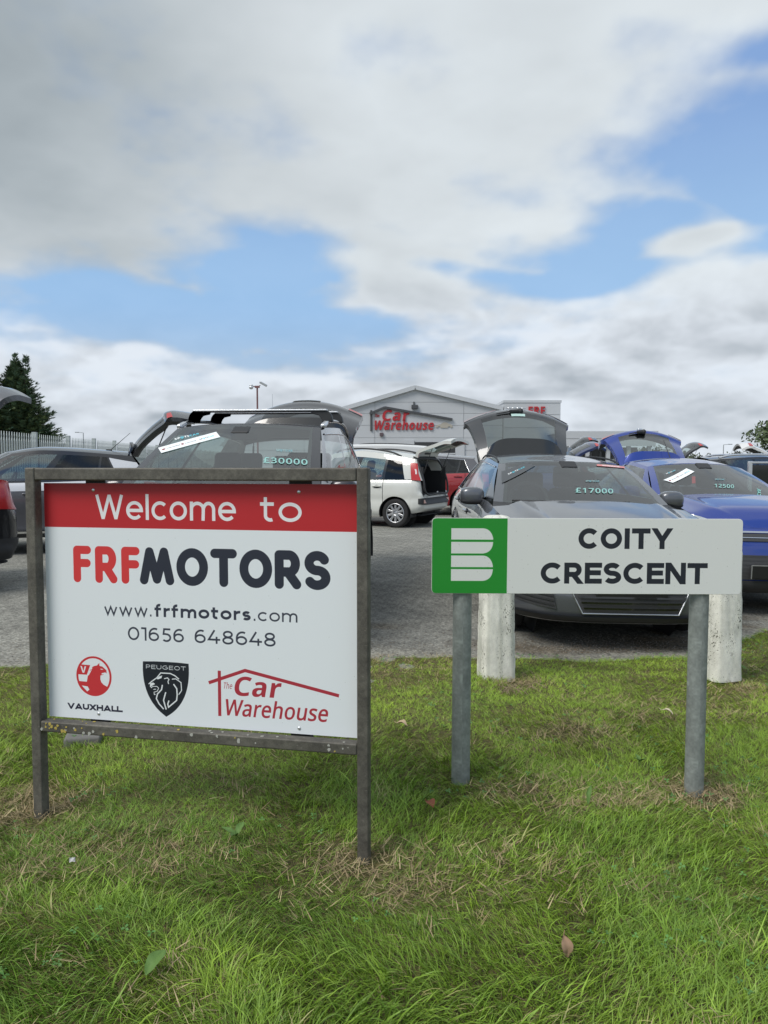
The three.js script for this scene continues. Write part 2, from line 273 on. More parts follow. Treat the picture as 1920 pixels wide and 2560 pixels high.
  // clover and small broad leaves in patches
  const P = [], I = []; for (let l = 0; l < 3; l++) { const a = l * 2.09, b = P.length / 3; for (const [r, w, y] of [[0.05, 0, 0.9], [0.5, 0.34, 1.05], [0.95, 0.3, 1.0], [1.05, 0, 0.92], [0.95, -0.3, 1.0], [0.5, -0.34, 1.05]]) P.push(Math.cos(a) * r - Math.sin(a) * w, y, Math.sin(a) * r + Math.cos(a) * w); I.push(b, b + 1, b + 2, b, b + 2, b + 3, b, b + 3, b + 4, b, b + 4, b + 5); }
  const cl = new THREE.BufferGeometry(); cl.setAttribute('position', new THREE.Float32BufferAttribute(P, 3)); cl.setIndex(I); cl.computeVertexNormals();
  const leaves = []; for (let i = 0; i < 5200; i++) { const d = 1.3 + 5 * Math.pow(rnd(), 0.85), x = rr(-1, 1) * (0.9 + d * 0.55), z = -d; if (-z > edge(x) - 0.04) continue; const m = fbm(x * 2.6 + 30, z * 2.6, 5, 3) + (Math.abs(x - 1.45) < 0.25 && Math.abs(d - 2.95) < 0.3 ? 0.35 : 0) + (x > 0.9 && d > 4.8 ? 0.3 : 0); if (m > 0.16) leaves.push([x, z]); }
  const ic = new THREE.InstancedMesh(cl, std([1, 1, 1], 0.6, { side: THREE.DoubleSide }), leaves.length); ic.name = 'clover_leaves'; ic.userData.kind = 'stuff';
  leaves.forEach(([x, z], i) => { e.set(rr(-0.5, 0.5), rr(0, 6.28), rr(-0.5, 0.5)); q.setFromEuler(e); const s = rr(0.007, 0.013); M.compose(V(x, lawnY(x, z) + rr(0.008, 0.03), z), q, V(s, s, s)); ic.setMatrixAt(i, M); const k = rr(0.7, 1.2); c.setRGB(0.085 * k, 0.21 * k, 0.045 * k); ic.setColorAt(i, c); });
  all.add(ic);
  // crumbs and needles on the tarmac by the verge
  const bit = new THREE.BoxGeometry(1, 0.16, 0.2), nb = 5200, ib = new THREE.InstancedMesh(bit, std([1, 1, 1], 1), nb); ib.name = 'verge_litter'; tag(ib, 'scattered grit and brown needles on tarmac along the grass edge', 'litter', null, 'stuff');
  for (let i = 0; i < nb; i++) { const x = rnd() < 0.45 ? 1.7 + 1.0 * (rnd() + rnd() - 1) : rr(-4.5, 4.8), o = 0.03 + Math.abs(rnd() + rnd() - 1) * (0.75), z = -(edgeD(x) + o); e.set(0, rr(0, 6.28), 0); q.setFromEuler(e); const s = rr(0.006, 0.018), chunky = rnd() < 0.35; M.compose(V(x, gy(-z) + lat(x, -z) + 0.006, z), q, chunky ? V(s * 0.5, s * 1.2, s * 1.6) : V(s, s * 0.5, s * 0.5)); ib.setMatrixAt(i, M); const k = rr(0.5, 1.2); if (chunky) c.setRGB(0.30 * k, 0.28 * k, 0.25 * k); else c.setRGB(0.19 * k, 0.13 * k, 0.07 * k); ib.setColorAt(i, c); }
  scene.add(ib);
  seed = own;
}

// ------------------------------------------------------------------ materials for vehicles
const paint = (c, metal = 0.35) => new THREE.MeshPhysicalMaterial({ color: new THREE.Color().setRGB(...c), metalness: metal, roughness: 0.38, clearcoat: 1, clearcoatRoughness: 0.03 });
const MT = {
  gloss: new THREE.MeshPhysicalMaterial({ color: 0x08090a, roughness: 0.25, clearcoat: 1, clearcoatRoughness: 0.04 }),
  plastic: std([0.026, 0.027, 0.029], 0.55), grain: std([0.02, 0.021, 0.023], 0.8), rubber: std([0.018, 0.018, 0.019], 0.8), chrome: std([0.78, 0.79, 0.8], 0.14, { metalness: 1 }), alu: std([0.6, 0.61, 0.63], 0.36, { metalness: 1 }),
  rail: std([0.72, 0.73, 0.75], 0.32, { metalness: 0.9 }),
  glass: new THREE.MeshPhysicalMaterial({ color: new THREE.Color().setRGB(0.50, 0.60, 0.575), roughness: 0.0, transmission: 1, thickness: 0, ior: 2.3 }),
  tint: new THREE.MeshPhysicalMaterial({ color: new THREE.Color().setRGB(0.12, 0.13, 0.13), roughness: 0.0, transmission: 1, thickness: 0, ior: 1.55 }),
  lens: new THREE.MeshPhysicalMaterial({ color: new THREE.Color().setRGB(0.9, 0.92, 0.94), roughness: 0.02, transmission: 1, thickness: 0, ior: 1.5 }),
  red: new THREE.MeshPhysicalMaterial({ color: new THREE.Color().setRGB(0.46, 0.014, 0.014), roughness: 0.3, clearcoat: 0.5, clearcoatRoughness: 0.1 }),
  seat: std([0.045, 0.045, 0.047], 0.85), trim: std([0.05, 0.05, 0.052], 0.75), grille: std([0.045, 0.046, 0.048], 0.6), carpet: std([0.085, 0.085, 0.088], 0.95), privacy: new THREE.MeshPhysicalMaterial({ color: new THREE.Color().setRGB(0.28, 0.33, 0.32), roughness: 0.0, transmission: 1, thickness: 0, ior: 2.1 }), liner: std([0.30, 0.30, 0.29], 0.9), frit: std([0.012, 0.012, 0.012], 0.35),  // grille: dark tone stands in for shade inside openings that are not recessed
  amber: std([0.55, 0.35, 0.28], 0.3),
};
function wheelInto(g, r, w, x, z, out, spokes = 5, dbl = true, bright = true) {
  const wh = new THREE.Group(); wh.name = 'wheel'; wh.position.set(x, r, z); g.add(wh); const R = r * 0.66;
  const pr = [[R, -w / 2 + 0.012], [R + 0.012, -w / 2], [r - 0.03, -w / 2 - 0.004], [r - 0.008, -w / 2 + 0.02], [r, -w * 0.22], [r, w * 0.22], [r - 0.008, w / 2 - 0.02], [r - 0.03, w / 2 + 0.004], [R + 0.012, w / 2], [R, w / 2 - 0.012]].map((p) => new THREE.Vector2(p[0], p[1]));
  obj('tyre', new THREE.LatheGeometry(pr, 40).rotateZ(Math.PI / 2), MT.rubber, wh);
  const L = [], lip = new THREE.LatheGeometry([[R + 0.002, w / 2 - 0.006], [R - 0.006, w / 2 + 0.003], [R - 0.02, w / 2 - 0.004], [R - 0.025, w / 2 - 0.05], [R - 0.03, -w / 2 + 0.02]].map((p) => new THREE.Vector2(p[0], p[1])), 40); L.push(lip);
  const hub = new THREE.LatheGeometry([[0.001, w / 2 - 0.028], [0.03, w / 2 - 0.028], [0.036, w / 2 - 0.036], [0.07, w / 2 - 0.042], [0.075, w / 2 - 0.08]].map((p) => new THREE.Vector2(p[0], p[1])), 20); L.push(hub);
  for (let i = 0; i < spokes; i++) for (const s of dbl ? [-1, 1] : [0]) {
    const a = i * 2 * Math.PI / spokes, sh = new THREE.Shape(), w0 = dbl ? 0.017 : 0.028, w1 = dbl ? 0.02 : 0.022, l = R - 0.012, off0 = s * 0.018, off1 = s * R * 0.30; sh.moveTo(off0 - w0, 0.045); sh.lineTo(off1 - w1, l); sh.lineTo(off1 + w1, l); sh.lineTo(off0 + w0, 0.045);
    L.push(new THREE.ExtrudeGeometry(sh, { depth: 0.022, bevelEnabled: true, bevelSize: 0.006, bevelThickness: 0.006, bevelSegments: 2, steps: 1 }).rotateX(Math.PI / 2).translate(0, w / 2 - 0.022, 0).rotateY(a));
  }
  obj('rim', merge(L).rotateZ(out > 0 ? -Math.PI / 2 : Math.PI / 2), bright ? MT.alu : MT.plastic, wh);
  obj('brake_disc', new THREE.CylinderGeometry(R * 0.72, R * 0.72, 0.02, 24).rotateZ(Math.PI / 2).translate(out * (w / 2 - 0.09), 0, 0), MT.plastic, wh);
}
const superell = (rx, ry, rz, e1 = 0.6, e2 = 0.6, nu = 20, nv = 12) => { const pw = (c, e) => Math.sign(c) * Math.pow(Math.abs(c), e); return grid((u, v) => { const a = (u * 2 - 1) * Math.PI, b = (v - 0.5) * Math.PI; return V(rx * pw(Math.cos(b), e1) * pw(Math.sin(a), e2), ry * pw(Math.sin(b), e1), rz * pw(Math.cos(b), e1) * pw(Math.cos(a), e2)); }, nu, nv); };

// ------------------------------------------------------------------ a car body: plan outline swept by a section, glasshouse on top
// local axes: +z ahead, +x the car's left, y up from the road
function makeCar(S, name, label, category, pos, turn, group) {
  const g = thing(name, label, category, pos, turn, group);
  const { L, W } = S, zf = L / 2, M = S.paint, pts0 = S.plan ?? [[0, zf], [W * 0.4, zf - 0.015], [W * 0.68, zf - 0.09], [W * 0.87, zf - 0.27], [W * 0.955, zf - 0.6], [W, zf - 1.2], [W, 0], [W * 0.99, -zf + 1.1], [W * 0.94, -zf + 0.45], [W * 0.85, -zf + 0.17], [W * 0.66, -zf + 0.05], [W * 0.35, -zf + 0.008], [0, -zf]];
  const curve = new THREE.CatmullRomCurve3(pts0.map((p) => V(p[0], 0, p[1])), false, 'centripetal'), N = 220, P = curve.getSpacedPoints(N), nrm = P.map((p, i) => { const a = P[Math.max(0, i - 1)], b = P[Math.min(N, i + 1)]; const t = b.clone().sub(a).normalize(); return V(-t.z, 0, t.x); });
  nrm[0].set(0, 0, 1); nrm[N].set(0, 0, -1);
  const lk = (A, s) => { const i = clamp(s, 0, 1) * N, k = Math.min(N - 1, Math.floor(i)); return A[k].clone().lerp(A[k + 1], i - k); };
  const sOfZ = (z) => { for (let i = Math.round(N * 0.08); i < N; i++) if (P[i + 1].z <= z) return (i + (P[i].z - z) / Math.max(1e-6, P[i].z - P[i + 1].z)) / N; return 1; };
  const sOfX = (x) => { for (let i = 0; i < N; i++) if (P[i + 1].x >= x) return (i + (x - P[i].x) / Math.max(1e-6, P[i + 1].x - P[i].x)) / N; return 0.3; };
  const topZ = spline([...S.top].sort((a, b) => a[0] - b[0])), sillY = S.sill ?? 0.22, botZ = spline([[-zf, S.rearLip ?? 0.3], [-zf + 0.5, sillY + 0.03], [-zf + 1, sillY], [zf - 1, sillY], [zf - 0.4, sillY + 0.01], [zf, S.frontLip ?? 0.2]]);
  const sideP = spline(S.sideProf ?? [[0, 0.075], [0.06, 0.05], [0.16, 0.022], [0.26, 0.006], [0.4, 0], [0.6, 0.012], [0.78, 0.012], [0.88, 0.0], [1, 0.045]]), frontP = spline(S.frontProf ?? [[0, 0.15], [0.1, 0.085], [0.25, 0.045], [0.45, 0.02], [0.62, 0.0], [0.8, 0.005], [0.92, 0.02], [1, 0.09]]), rearP = spline(S.rearProf ?? [[0, 0.09], [0.25, 0.05], [0.45, 0.0], [0.75, 0.0], [1, 0.07]]);
  const topAt = (p, s) => (S.topFn ? S.topFn(p, s, topZ) : topZ(p.z));
  const arch = (z) => { let y = -1; for (const a of S.axles) { const d = Math.abs(z - a); if (d < S.ra) y = Math.max(y, S.r + Math.sqrt(S.ra * S.ra - d * d)); } return y; };
  const B = (s, v, side = 1, off = 0) => {   // point of the body band
    const p = lk(P, s), n = lk(nrm, s).normalize(), t = topAt(p, s), b0 = botZ(p.z), onSide = sst(0.55, 0.8, Math.abs(n.x)), b = onSide > 0.5 ? Math.max(b0, arch(p.z)) : b0, y = lerp(t, b, v), h = clamp((t - y) / (t - b0));
    const wf = sst(0.25, 0.85, n.z), wr = sst(0.25, 0.85, -n.z), ins = sideP(h) * (1 - wf - wr) + frontP(h) * wf + rearP(h) * wr - off;
    return V((p.x - n.x * ins) * side, y, p.z - n.z * ins);
  };
  const bandSeg = (s0, s1, v0, v1, side, off = 0) => grid((a, v) => B(lerp(s0, s1, a), lerp(v0, v1, v), side, off), Math.max(2, Math.round((s1 - s0) * N)), 16);
  const both = (f) => [f(1), f(-1)];
  const sCowl = sOfZ(S.zHood), gapS = 0.0012;
  // doors
  const dz = S.doors ?? [];   // [zFront, zRear] of each door, per side
  const cuts = [0, ...dz.flatMap(([a, b]) => [sOfZ(a), sOfZ(b)]), 1];
  const bodyG = [];
  for (let i = 0; i < cuts.length; i += 2) both((sd) => bodyG.push(bandSeg(cuts[i] + (i ? gapS : 0), cuts[i + 1] - (i + 1 < cuts.length - 1 ? gapS : 0), 0, 1, sd)));
  const body = obj('body', bodyG, M, g);
  const doors = []; dz.forEach(([a, b], k) => { for (const sd of [1, -1]) {
    const s0 = sOfZ(a) + gapS, s1 = sOfZ(b) - gapS, d = obj('door', bandSeg(s0, s1, 0, 1, sd), S.doorPaint ?? M, g); doors.push(d);
    const hs = lerp(s0, s1, 0.80), hp = B(hs, S.handleV ?? 0.2, sd), h0 = rbox(0.028, 0.026, 0.2, 0.012, hp.x + sd * 0.022, hp.y, hp.z), cup = superell(0.006, 0.035, 0.075, 1, 1).translate(hp.x + sd * 0.002, hp.y - 0.012, hp.z);
    obj('door_handle', h0, S.handleMat ?? M, d); obj('handle_recess', cup, MT.plastic, d);
  } });
  if (S.inlay) obj('door_inlay', both((sd) => bandSeg(sOfZ(S.inlay[0]), sOfZ(S.inlay[1]), S.inlay[2], S.inlay[3], sd, 0.006)), S.inlay[4], g);
  if (S.clad) obj('sill_cladding', both((sd) => [bandSeg(0, 1, S.clad, 1, sd, 0.009)]), MT.plastic, g);
  if (S.sillTrim) obj('sill_strip', both((sd) => bandSeg(sOfZ(S.axles[0] - S.ra - 0.06), sOfZ(S.axles[1] + S.ra + 0.06), 0.86, 0.92, sd, 0.014)), MT.chrome, g);
  // arches, wheels
  const lips = [];
  for (const a of S.axles) for (const sd of [1, -1]) {
    const arc = (t) => { const th = lerp(-0.18, Math.PI + 0.18, t); return [a + Math.cos(th), Math.sin(th)]; };
    if (S.archLip) lips.push(grid((t, v) => { const th = lerp(-0.1, Math.PI + 0.1, t), R = S.ra + S.archLip * v - 0.008, z = a + Math.cos(th) * R, y = Math.max(sillY + 0.01, S.r + Math.sin(th) * R), p = lk(P, sOfZ(z)), h = clamp((topZ(z) - y) / (topZ(z) - sillY)); return V(sd * (p.x - sideP(h) + 0.012 * Math.sin(Math.PI * Math.min(1, v * 1.3 + 0.2))), y, z); }, 36, 4));
    obj('wheel_well', [grid((t, v) => { const th = lerp(-0.25, Math.PI + 0.25, t), x0 = lk(P, sOfZ(a)).x; return V(sd * lerp(x0 - 0.012, x0 - 0.34, v), S.r + Math.sin(th) * (S.ra + 0.004), a + Math.cos(th) * (S.ra + 0.004)); }, 28, 3), new THREE.CircleGeometry(S.ra + 0.01, 28).rotateY(Math.PI / 2).translate(sd * (lk(P, sOfZ(a)).x - 0.34), S.r, a)], MT.plastic, g);
    const x0 = lk(P, sOfZ(a)).x; wheelInto(g, S.r, S.tw ?? 0.22, sd * (x0 - 0.03 - (S.tw ?? 0.22) / 2), a, sd, S.spokes ?? 5, S.dbl ?? true, S.bright ?? true);
  }
  if (lips.length) obj('arch_trim', lips, MT.plastic, g);
  // underside and inner lining
  const inner = both((sd) => grid((a, v) => { const s = lerp(0.02, 0.98, a), p = B(s, lerp(0.03, 0.97, v), sd, -0.05); p.y = lerp(topAt(lk(P, s), s) - 0.03, Math.max(0.26, botZ(p.z) + 0.03, arch(p.z) + 0.03), v); return p; }, 90, 4));
  const floor = grid((u, t) => { const s = lerp(0.03, 0.97, t), p = lk(P, s); return V((u * 2 - 1) * Math.max(0.05, p.x - 0.10), 0.25, p.z * 0.97); }, 4, 60);
  obj('cabin_lining', [inner, floor], MT.carpet, g);
  // bonnet
  const cr = S.crown ?? 0.075, hoodFn = (u, t) => { const s = lerp(sCowl, 0.0, Math.pow(t, 0.85)), p = B(s, 0, 1), q = p.x / (W * 0.9), w = u * 2 - 1, aw = Math.abs(w); let y = p.y + cr * q * q * (1 - Math.pow(aw, 2.6)); if (S.crease) y += S.crease * q * (Math.exp(-(((aw - lerp(0.72, 0.55, t)) / 0.07) ** 2)) - 0.6 * Math.exp(-(((aw - 0.86) / 0.1) ** 2))); return V(p.x * w, y, p.z); };
  obj('bonnet', grid(hoodFn, 48, 44), M, g);
  // glasshouse
  const a0 = S.a0, a1 = S.a1, c0 = S.c0, c1 = S.c1;   // A pillar base and head, last pillar base and head: [x, y, z]
  const bul0 = S.bul0 ?? 0.2, bul1 = S.bul1 ?? 0.16;
  const WS = (u, v) => { const w = u * 2 - 1, k = 1 - w * w, bowv = Math.sin(Math.PI * v) * (S.bow ?? 0.02); return V(w * lerp(a0[0], a1[0], v), lerp(a0[1], a1[1], v) + k * lerp(-0.02, S.headCrown ?? 0.035, v) + bowv * 0.6, lerp(a0[2], a1[2], v) + k * lerp(bul0, bul1, v) + bowv * 0.7); };
  const cow = grid((u, t) => hoodFn(u, 0).lerp(WS(u, 0.0), t).add(V(0, -0.012 * Math.sin(Math.PI * t), 0)), 30, 4);
  obj('scuttle', cow, MT.plastic, g);
  const pw = S.pw ?? 0.05, ws = obj('windscreen', patch(WS, rect(pw, 1 - pw, 0.0, 0.985), 30, 14), MT.glass, g);
  obj('windscreen_pillar', patch(WS, rect(0, pw, 0, 1), 4, 16), S.pillarPaint ?? M, g); obj('windscreen_pillar', patch(WS, rect(1 - pw, 1, 0, 1), 4, 16), S.pillarPaint ?? M, g); obj('windscreen_header', patch(WS, rect(pw, 1 - pw, 0.985, 1), 30, 1), S.roofPaint ?? M, g);
  obj('windscreen_border', [patch(WS, rect(pw, 1 - pw, 0.0, 0.05), 30, 2, -0.006), patch(WS, rect(pw, 1 - pw, 0.955, 0.985), 30, 2, -0.006), patch(WS, [[pw, 0], [pw + 0.018, 0], [pw + 0.018, 1], [pw, 1]], 2, 12, -0.006), patch(WS, [[1 - pw - 0.018, 0], [1 - pw, 0], [1 - pw, 1], [1 - pw - 0.018, 1]], 2, 12, -0.006)], MT.frit, ws);
  for (const k of [0.30, 0.62]) { const a = push(WS, k, 0.015, 0.02), b = push(WS, k - 0.2, 0.03, 0.012), c = push(WS, k + 0.14, 0.06, 0.012); obj('wiper', [rod(a, b, 0.008), rod(b, c, 0.006)], MT.plastic, ws); }
  const railY = S.railY, roofX = S.roofX;   // functions of z
  const roofFn = (u, t) => { const z = lerp(a1[2], c1[2], t), w = u * 2 - 1, aw = Math.abs(w), k = 1 - w * w, zz = z + k * lerp(bul1, S.bulR ?? -0.05, t); return V(w * roofX(z), railY(z) + (S.roofCrown ?? 0.05) * (1 - Math.pow(aw, 2.4)) * lerp((S.headCrown ?? 0.035) / (S.roofCrown ?? 0.05), 1, sst(0, 0.35, t)), zz); };
  obj('roof', grid(roofFn, 32, 24), S.roofPaint ?? M, g);
  obj('headlining', grid((u, t) => roofFn(lerp(0.03, 0.97, u), lerp(0.03, 0.99, t)).add(V(0, -0.045, 0)), 12, 8), MT.liner, g);
  const SG = (sd) => (t, v) => { const zb = lerp(a0[2], c0[2], t), zt = lerp(a1[2], c1[2], t), sb = B(sOfZ(zb), 0, 1), xb = t < 0.12 ? lerp(a0[0], sb.x, t / 0.12) : sb.x, yb = t < 0.06 ? lerp(a0[1], sb.y, t / 0.06) : sb.y, xt = roofX(zt), yt = railY(zt), k = Math.sin(Math.PI * v); const tilt = Math.pow(Math.max(0, v), 0.92); return V(sd * (lerp(xb, xt, tilt) + 0.018 * k), lerp(yb, yt, v), lerp(zb, zt, v)); };
  const vs = S.vs ?? [0.06, 0.88], sgn = (sd) => -sd * (S.flip ?? 1);
  for (const sd of [1, -1]) {
    const F = SG(sd), out = 0.004 * 1, frame = [], blk = [];
    const wn = S.wins; let pb = 0, pt = 0;
    wn.forEach((w, i) => { frame.push([pb, w[0], pt, w[1], i === 0 ? 0 : 1]); pb = w[2]; pt = w[3]; }); frame.push([pb, 1, pt, 1, 2]);
    const bodyS = [patch(F, rect(0, 1, vs[1], 1), 40, 4)], black = [patch(F, rect(0.02, 1, -0.01, vs[0]), 40, 1)];
    for (const [b0, b1, t0, t1, k] of frame) { const q = patch(F, [[b0, vs[0]], [b1, vs[0]], [t1, vs[1]], [t0, vs[1]]], 6, 10); (k === 1 || (k === 2 && S.blackRear) ? black : bodyS).push(q); }
    obj('window_pillar', black, S.pillarMat ?? MT.gloss, g); obj('roof_side', bodyS, S.sidePaint ?? S.roofPaint ?? M, g);
    wn.forEach((w) => obj('side_window', patch(F, [[w[0], vs[0]], [w[2], vs[0]], [w[3], vs[1]], [w[1], vs[1]]], 8, 8, 0), w[4] ? MT.tint : MT.glass, g));
    if (S.brightTrim) { const l = wn[wn.length - 1], f0 = wn[0]; const e = (t) => push(F, t, vs[1] + 0.012, sd * 0.004 * -1).add(V(sd * 0.006, 0, 0)), lo = (t) => F(t, vs[0] - 0.02).add(V(sd * 0.008, 0, 0)); const n1 = [], n2 = []; for (let k = 0; k <= 20; k++) { n1.push(e(lerp(f0[1], l[3], k / 20))); n2.push(lo(lerp(f0[0], l[2], k / 20))); } const up = []; for (let k = 0; k <= 6; k++) up.push(F(lerp(l[2], l[3], k / 6), lerp(vs[0], vs[1], k / 6)).add(V(sd * 0.006, 0, 0))); obj('window_trim', [tube(n1, 0.008, 40), ...(S.brightTrim > 1 ? [tube(n2, 0.009, 40)] : []), tube(up, 0.007, 12)], MT.chrome, g); }
  }
  // cabin
  const sy = S.seatY ?? 0.5, dash = [];
  obj('dashboard', grid((u, t) => { const w = WS(lerp(0.05, 0.95, u), 0.02); return V(w.x * 0.97, w.y - 0.03 - 0.05 * t * t - (t > 0.8 ? (t - 0.8) * 1.4 : 0), w.z - 0.06 - 0.62 * t); }, 16, 10), MT.trim, g);
  const seatZ = S.seatZ ?? [a1[2] - 0.35, a1[2] - 1.25], seat = [];
  for (const [z, xs] of [[seatZ[0], [-0.36, 0.36]], [seatZ[1], [-0.38, 0, 0.38]]]) for (const x of xs) {
    const q = xs.length === 3, w = q ? 0.4 : 0.5; seat.push(rbox(w, 0.16, 0.5, 0.06, x, sy - 0.08, z + 0.2), move(rbox(w * 0.96, 0.62, 0.15, 0.07), x, sy + 0.27, z - 0.1, -0.22), move(rbox(0.26, 0.19, 0.1, 0.045, 0, 0, 0, 3), x, sy + 0.68 - (q && x === 0 ? 0.03 : 0), z - 0.19, -0.18), rod(V(x - 0.06, sy + 0.55, z - 0.16), V(x - 0.06, sy + 0.64, z - 0.18), 0.007), rod(V(x + 0.06, sy + 0.55, z - 0.16), V(x + 0.06, sy + 0.64, z - 0.18), 0.007));
  }
  obj('seats', seat, MT.seat, g);
  const sw = new THREE.TorusGeometry(0.185, 0.016, 8, 28); obj('steering_wheel', [move(sw, -0.36, a0[1] - 0.02, seatZ[0] + 0.52, -0.38), move(rbox(0.16, 0.1, 0.05, 0.03), -0.36, a0[1] - 0.03, seatZ[0] + 0.52, -0.38), move(box(0.36, 0.03, 0.015), -0.36, a0[1] - 0.03, seatZ[0] + 0.52, -0.38)], MT.trim, g);
  const mp = WS(0.5, 0.86); obj('rear_view_mirror', [rbox(0.24, 0.065, 0.03, 0.02, 0, mp.y - 0.035, mp.z - 0.13), move(rbox(0.16, 0.03, 0.14, 0.02), 0, mp.y + 0.015, mp.z - 0.05, 0.4)], MT.plastic, g);
  // door mirrors
  if (!S.noMirrors) for (const sd of [1, -1]) { const t = F0(0.11), m = obj('door_mirror', superell(0.115, 0.078, 0.075, 0.7, 0.75).translate(sd * (t.x + 0.105), t.y + 0.02, t.z + 0.02), S.mirrorMat ?? M, g); obj('mirror_foot', [superell(0.112, 0.035, 0.07, 0.8, 0.75).translate(sd * (t.x + 0.105), t.y - 0.028, t.z + 0.02), rod(V(sd * (t.x - 0.02), t.y - 0.03, t.z - 0.02), V(sd * (t.x + 0.06), t.y - 0.015, t.z + 0.01), 0.03)], MT.plastic, m); obj('mirror_glass', superell(0.098, 0.062, 0.004, 0.7, 0.75).translate(sd * (t.x + 0.105), t.y + 0.022, t.z - 0.056), MT.chrome, m); }
  function F0(t) { return SG(1)(t, 0.02); }
  // a point of the nose (or tail) at a given x and height
  const face = (rear) => (x, y) => { const sx = Math.abs(x); let s; if (!rear) s = sOfX(sx); else { s = 1; for (let i = N; i > 0; i--) if (P[i - 1].x >= sx) { s = (i - (sx - P[i].x) / Math.max(1e-6, P[i - 1].x - P[i].x)) / N; break; } } const p = lk(P, s), t = topAt(p, s), b = botZ(p.z); return B(s, clamp((t - y) / (t - b), 0, 1), x < 0 ? -1 : 1); };
  const front = face(false), rear = face(true);
  // raised or sunk piece of the nose: corners [x, y], pushed out by off
  const facePatch = (fn, c, nu, nv, off, dir) => grid((a, b) => { const x = lerp(lerp(c[0][0], c[1][0], a), lerp(c[3][0], c[2][0], a), b), y = lerp(lerp(c[0][1], c[1][1], a), lerp(c[3][1], c[2][1], a), b); const p = fn(x, y); p.z += off * dir; return p; }, nu, nv);
  return { g, S, B, WS, SG, roofFn, front, rear, hoodFn, body, doors, ws, P, lk, sOfZ, onFront: (c, off = 0.008, nu = 12, nv = 3) => facePatch(front, c, nu, nv, off, 1), onRear: (c, off = 0.008, nu = 12, nv = 3) => facePatch(rear, c, nu, nv, off, -1), band: bandSeg };
}
// sticker on the windscreen: corners (u, v)
const sticker = (car, c, tex, extra = {}) => obj('windscreen_sticker', patch(car.WS, c, 10, 4, 0.006), new THREE.MeshStandardMaterial({ map: tex, roughness: 0.4, side: THREE.DoubleSide, ...extra }), car.ws);

// tailgate swung up about its hinge. T: hinge [y, z], w (half width at hinge, glass foot, tip), open (degrees)
function tailgate(car, T) {
  const g = car.g, th = T.open * D2R, [hy, hz] = T.hinge, prof = new THREE.CatmullRomCurve3(T.prof.map(([z, y]) => V(0, y, z)), false, 'centripetal'), hw = spline(T.w), sweep = T.sweep ?? 0.12;
  const rot = (p) => { const c = Math.cos(th), s = Math.sin(th); return V(p.x, hy + p.y * c - p.z * s, hz + p.y * s + p.z * c); };
  const raw = (u, q, off) => { const p = prof.getPoint(clamp(q)), t = prof.getTangent(clamp(q)), n = V(0, -t.z, t.y); if (n.z > 0) n.multiplyScalar(-1); if (n.z === 0 && n.y < 0) n.multiplyScalar(-1); const w = u * 2 - 1, k = w * w, x = w * hw(q); return V(x, p.y + n.y * off - (T.drop ?? 0.02) * k * (1 - 0.4 * q), p.z + n.z * off + sweep * k * (0.5 + 0.7 * q)); };
  const F = (off = 0) => (u, q) => rot(raw(u, q, off));
  const M = T.paint ?? car.S.paint, [gu, g0, g1] = T.glass, O = F(0), par = obj('tailgate', [patch(O, rect(0, 1, 0, g0), 30, 6), patch(O, rect(0, 1, g1, 1), 30, 14), patch(O, [[0, g0], [gu, g0], [gu + (T.gflare ?? 0), g1], [0, g1]], 5, 10), patch(O, [[1 - gu, g0], [1, g0], [1, g1], [1 - gu - (T.gflare ?? 0), g1]], 5, 10),
    // edges closing outer to inner skin
    grid((a, b) => F(-0.06 * b)(0, a), 30, 1), grid((a, b) => F(-0.06 * b)(1, a), 30, 1), grid((a, b) => F(-0.06 * b)(a, 1), 30, 1), grid((a, b) => F(-0.05 * b)(a, 0), 30, 1)], M, g);
  obj('rear_window', patch(F(0.003), [[gu, g0], [1 - gu, g0], [1 - gu - (T.gflare ?? 0), g1], [gu + (T.gflare ?? 0), g1]], 20, 10), T.pane ?? (T.tint ? MT.tint : MT.glass), par);
  const I = F(-0.06), IM = T.innerMat ?? MT.plastic;
  obj('inner_trim', [patch(I, rect(0.0, 1, 0, g0 + 0.02), 20, 4), patch(I, rect(0.0, 1, g1 - 0.02, 1), 20, 10), patch(I, rect(0, gu + 0.02, g0, g1), 4, 8), patch(I, rect(1 - gu - 0.02, 1, g0, g1), 4, 8)], IM, par);
  if (T.spoiler) { const len = T.spoiler, sp = (off) => (u, q) => { const w = u * 2 - 1, k = w * w; return rot(V(w * (hw(0) - 0.02 - 0.05 * q * k), 0.018 - 0.018 * k * 1.2 - 0.045 * q + off, -len * q * (1 - 0.45 * k * k) + 0.02)); }; obj('spoiler', [grid((a, b) => sp(0)(a, b), 30, 6), grid((a, b) => sp(-0.03)(a, b), 30, 6), grid((a, b) => sp(-0.03 * b)(a, 1), 30, 1), grid((a, b) => sp(-0.03 * b)(0, a), 8, 1), grid((a, b) => sp(-0.03 * b)(1, a), 8, 1)], T.spoilerMat ?? M, par); }
  for (const s of T.lights ?? []) { for (const m of [0, 1]) { const c = s.map(([u, q]) => [m ? 1 - u : u, q]); obj('tail_light', [patch(F(0.012), c, 10, 4), patch(F(-0.02), c, 10, 4)], MT.red, par); } }
  if (T.wiper) { const [u, q, l] = T.wiper, a = F(0.02)(u, q), b = F(0.025)(u - l * 0.45, q - 0.015), c = F(0.02)(u - l, q - 0.03); obj('rear_wiper', [rod(a, b, 0.028, 0.022), ball(0.034, a.x, a.y, a.z), rod(b, c, 0.009, 0.006)], MT.plastic, par); }
  for (const sd of [-1, 1]) if (T.struts) { const [u, q, z, y] = T.struts, a = F(-0.06)(sd > 0 ? 1 - u : u, q), b = V(sd * (hw(0) - 0.06), y, z), m = a.clone().lerp(b, 0.45); obj('gas_strut', [rod(a, m, 0.006), rod(m, b, 0.012)], MT.plastic, g); }
  return { par, F, rot, raw };
}

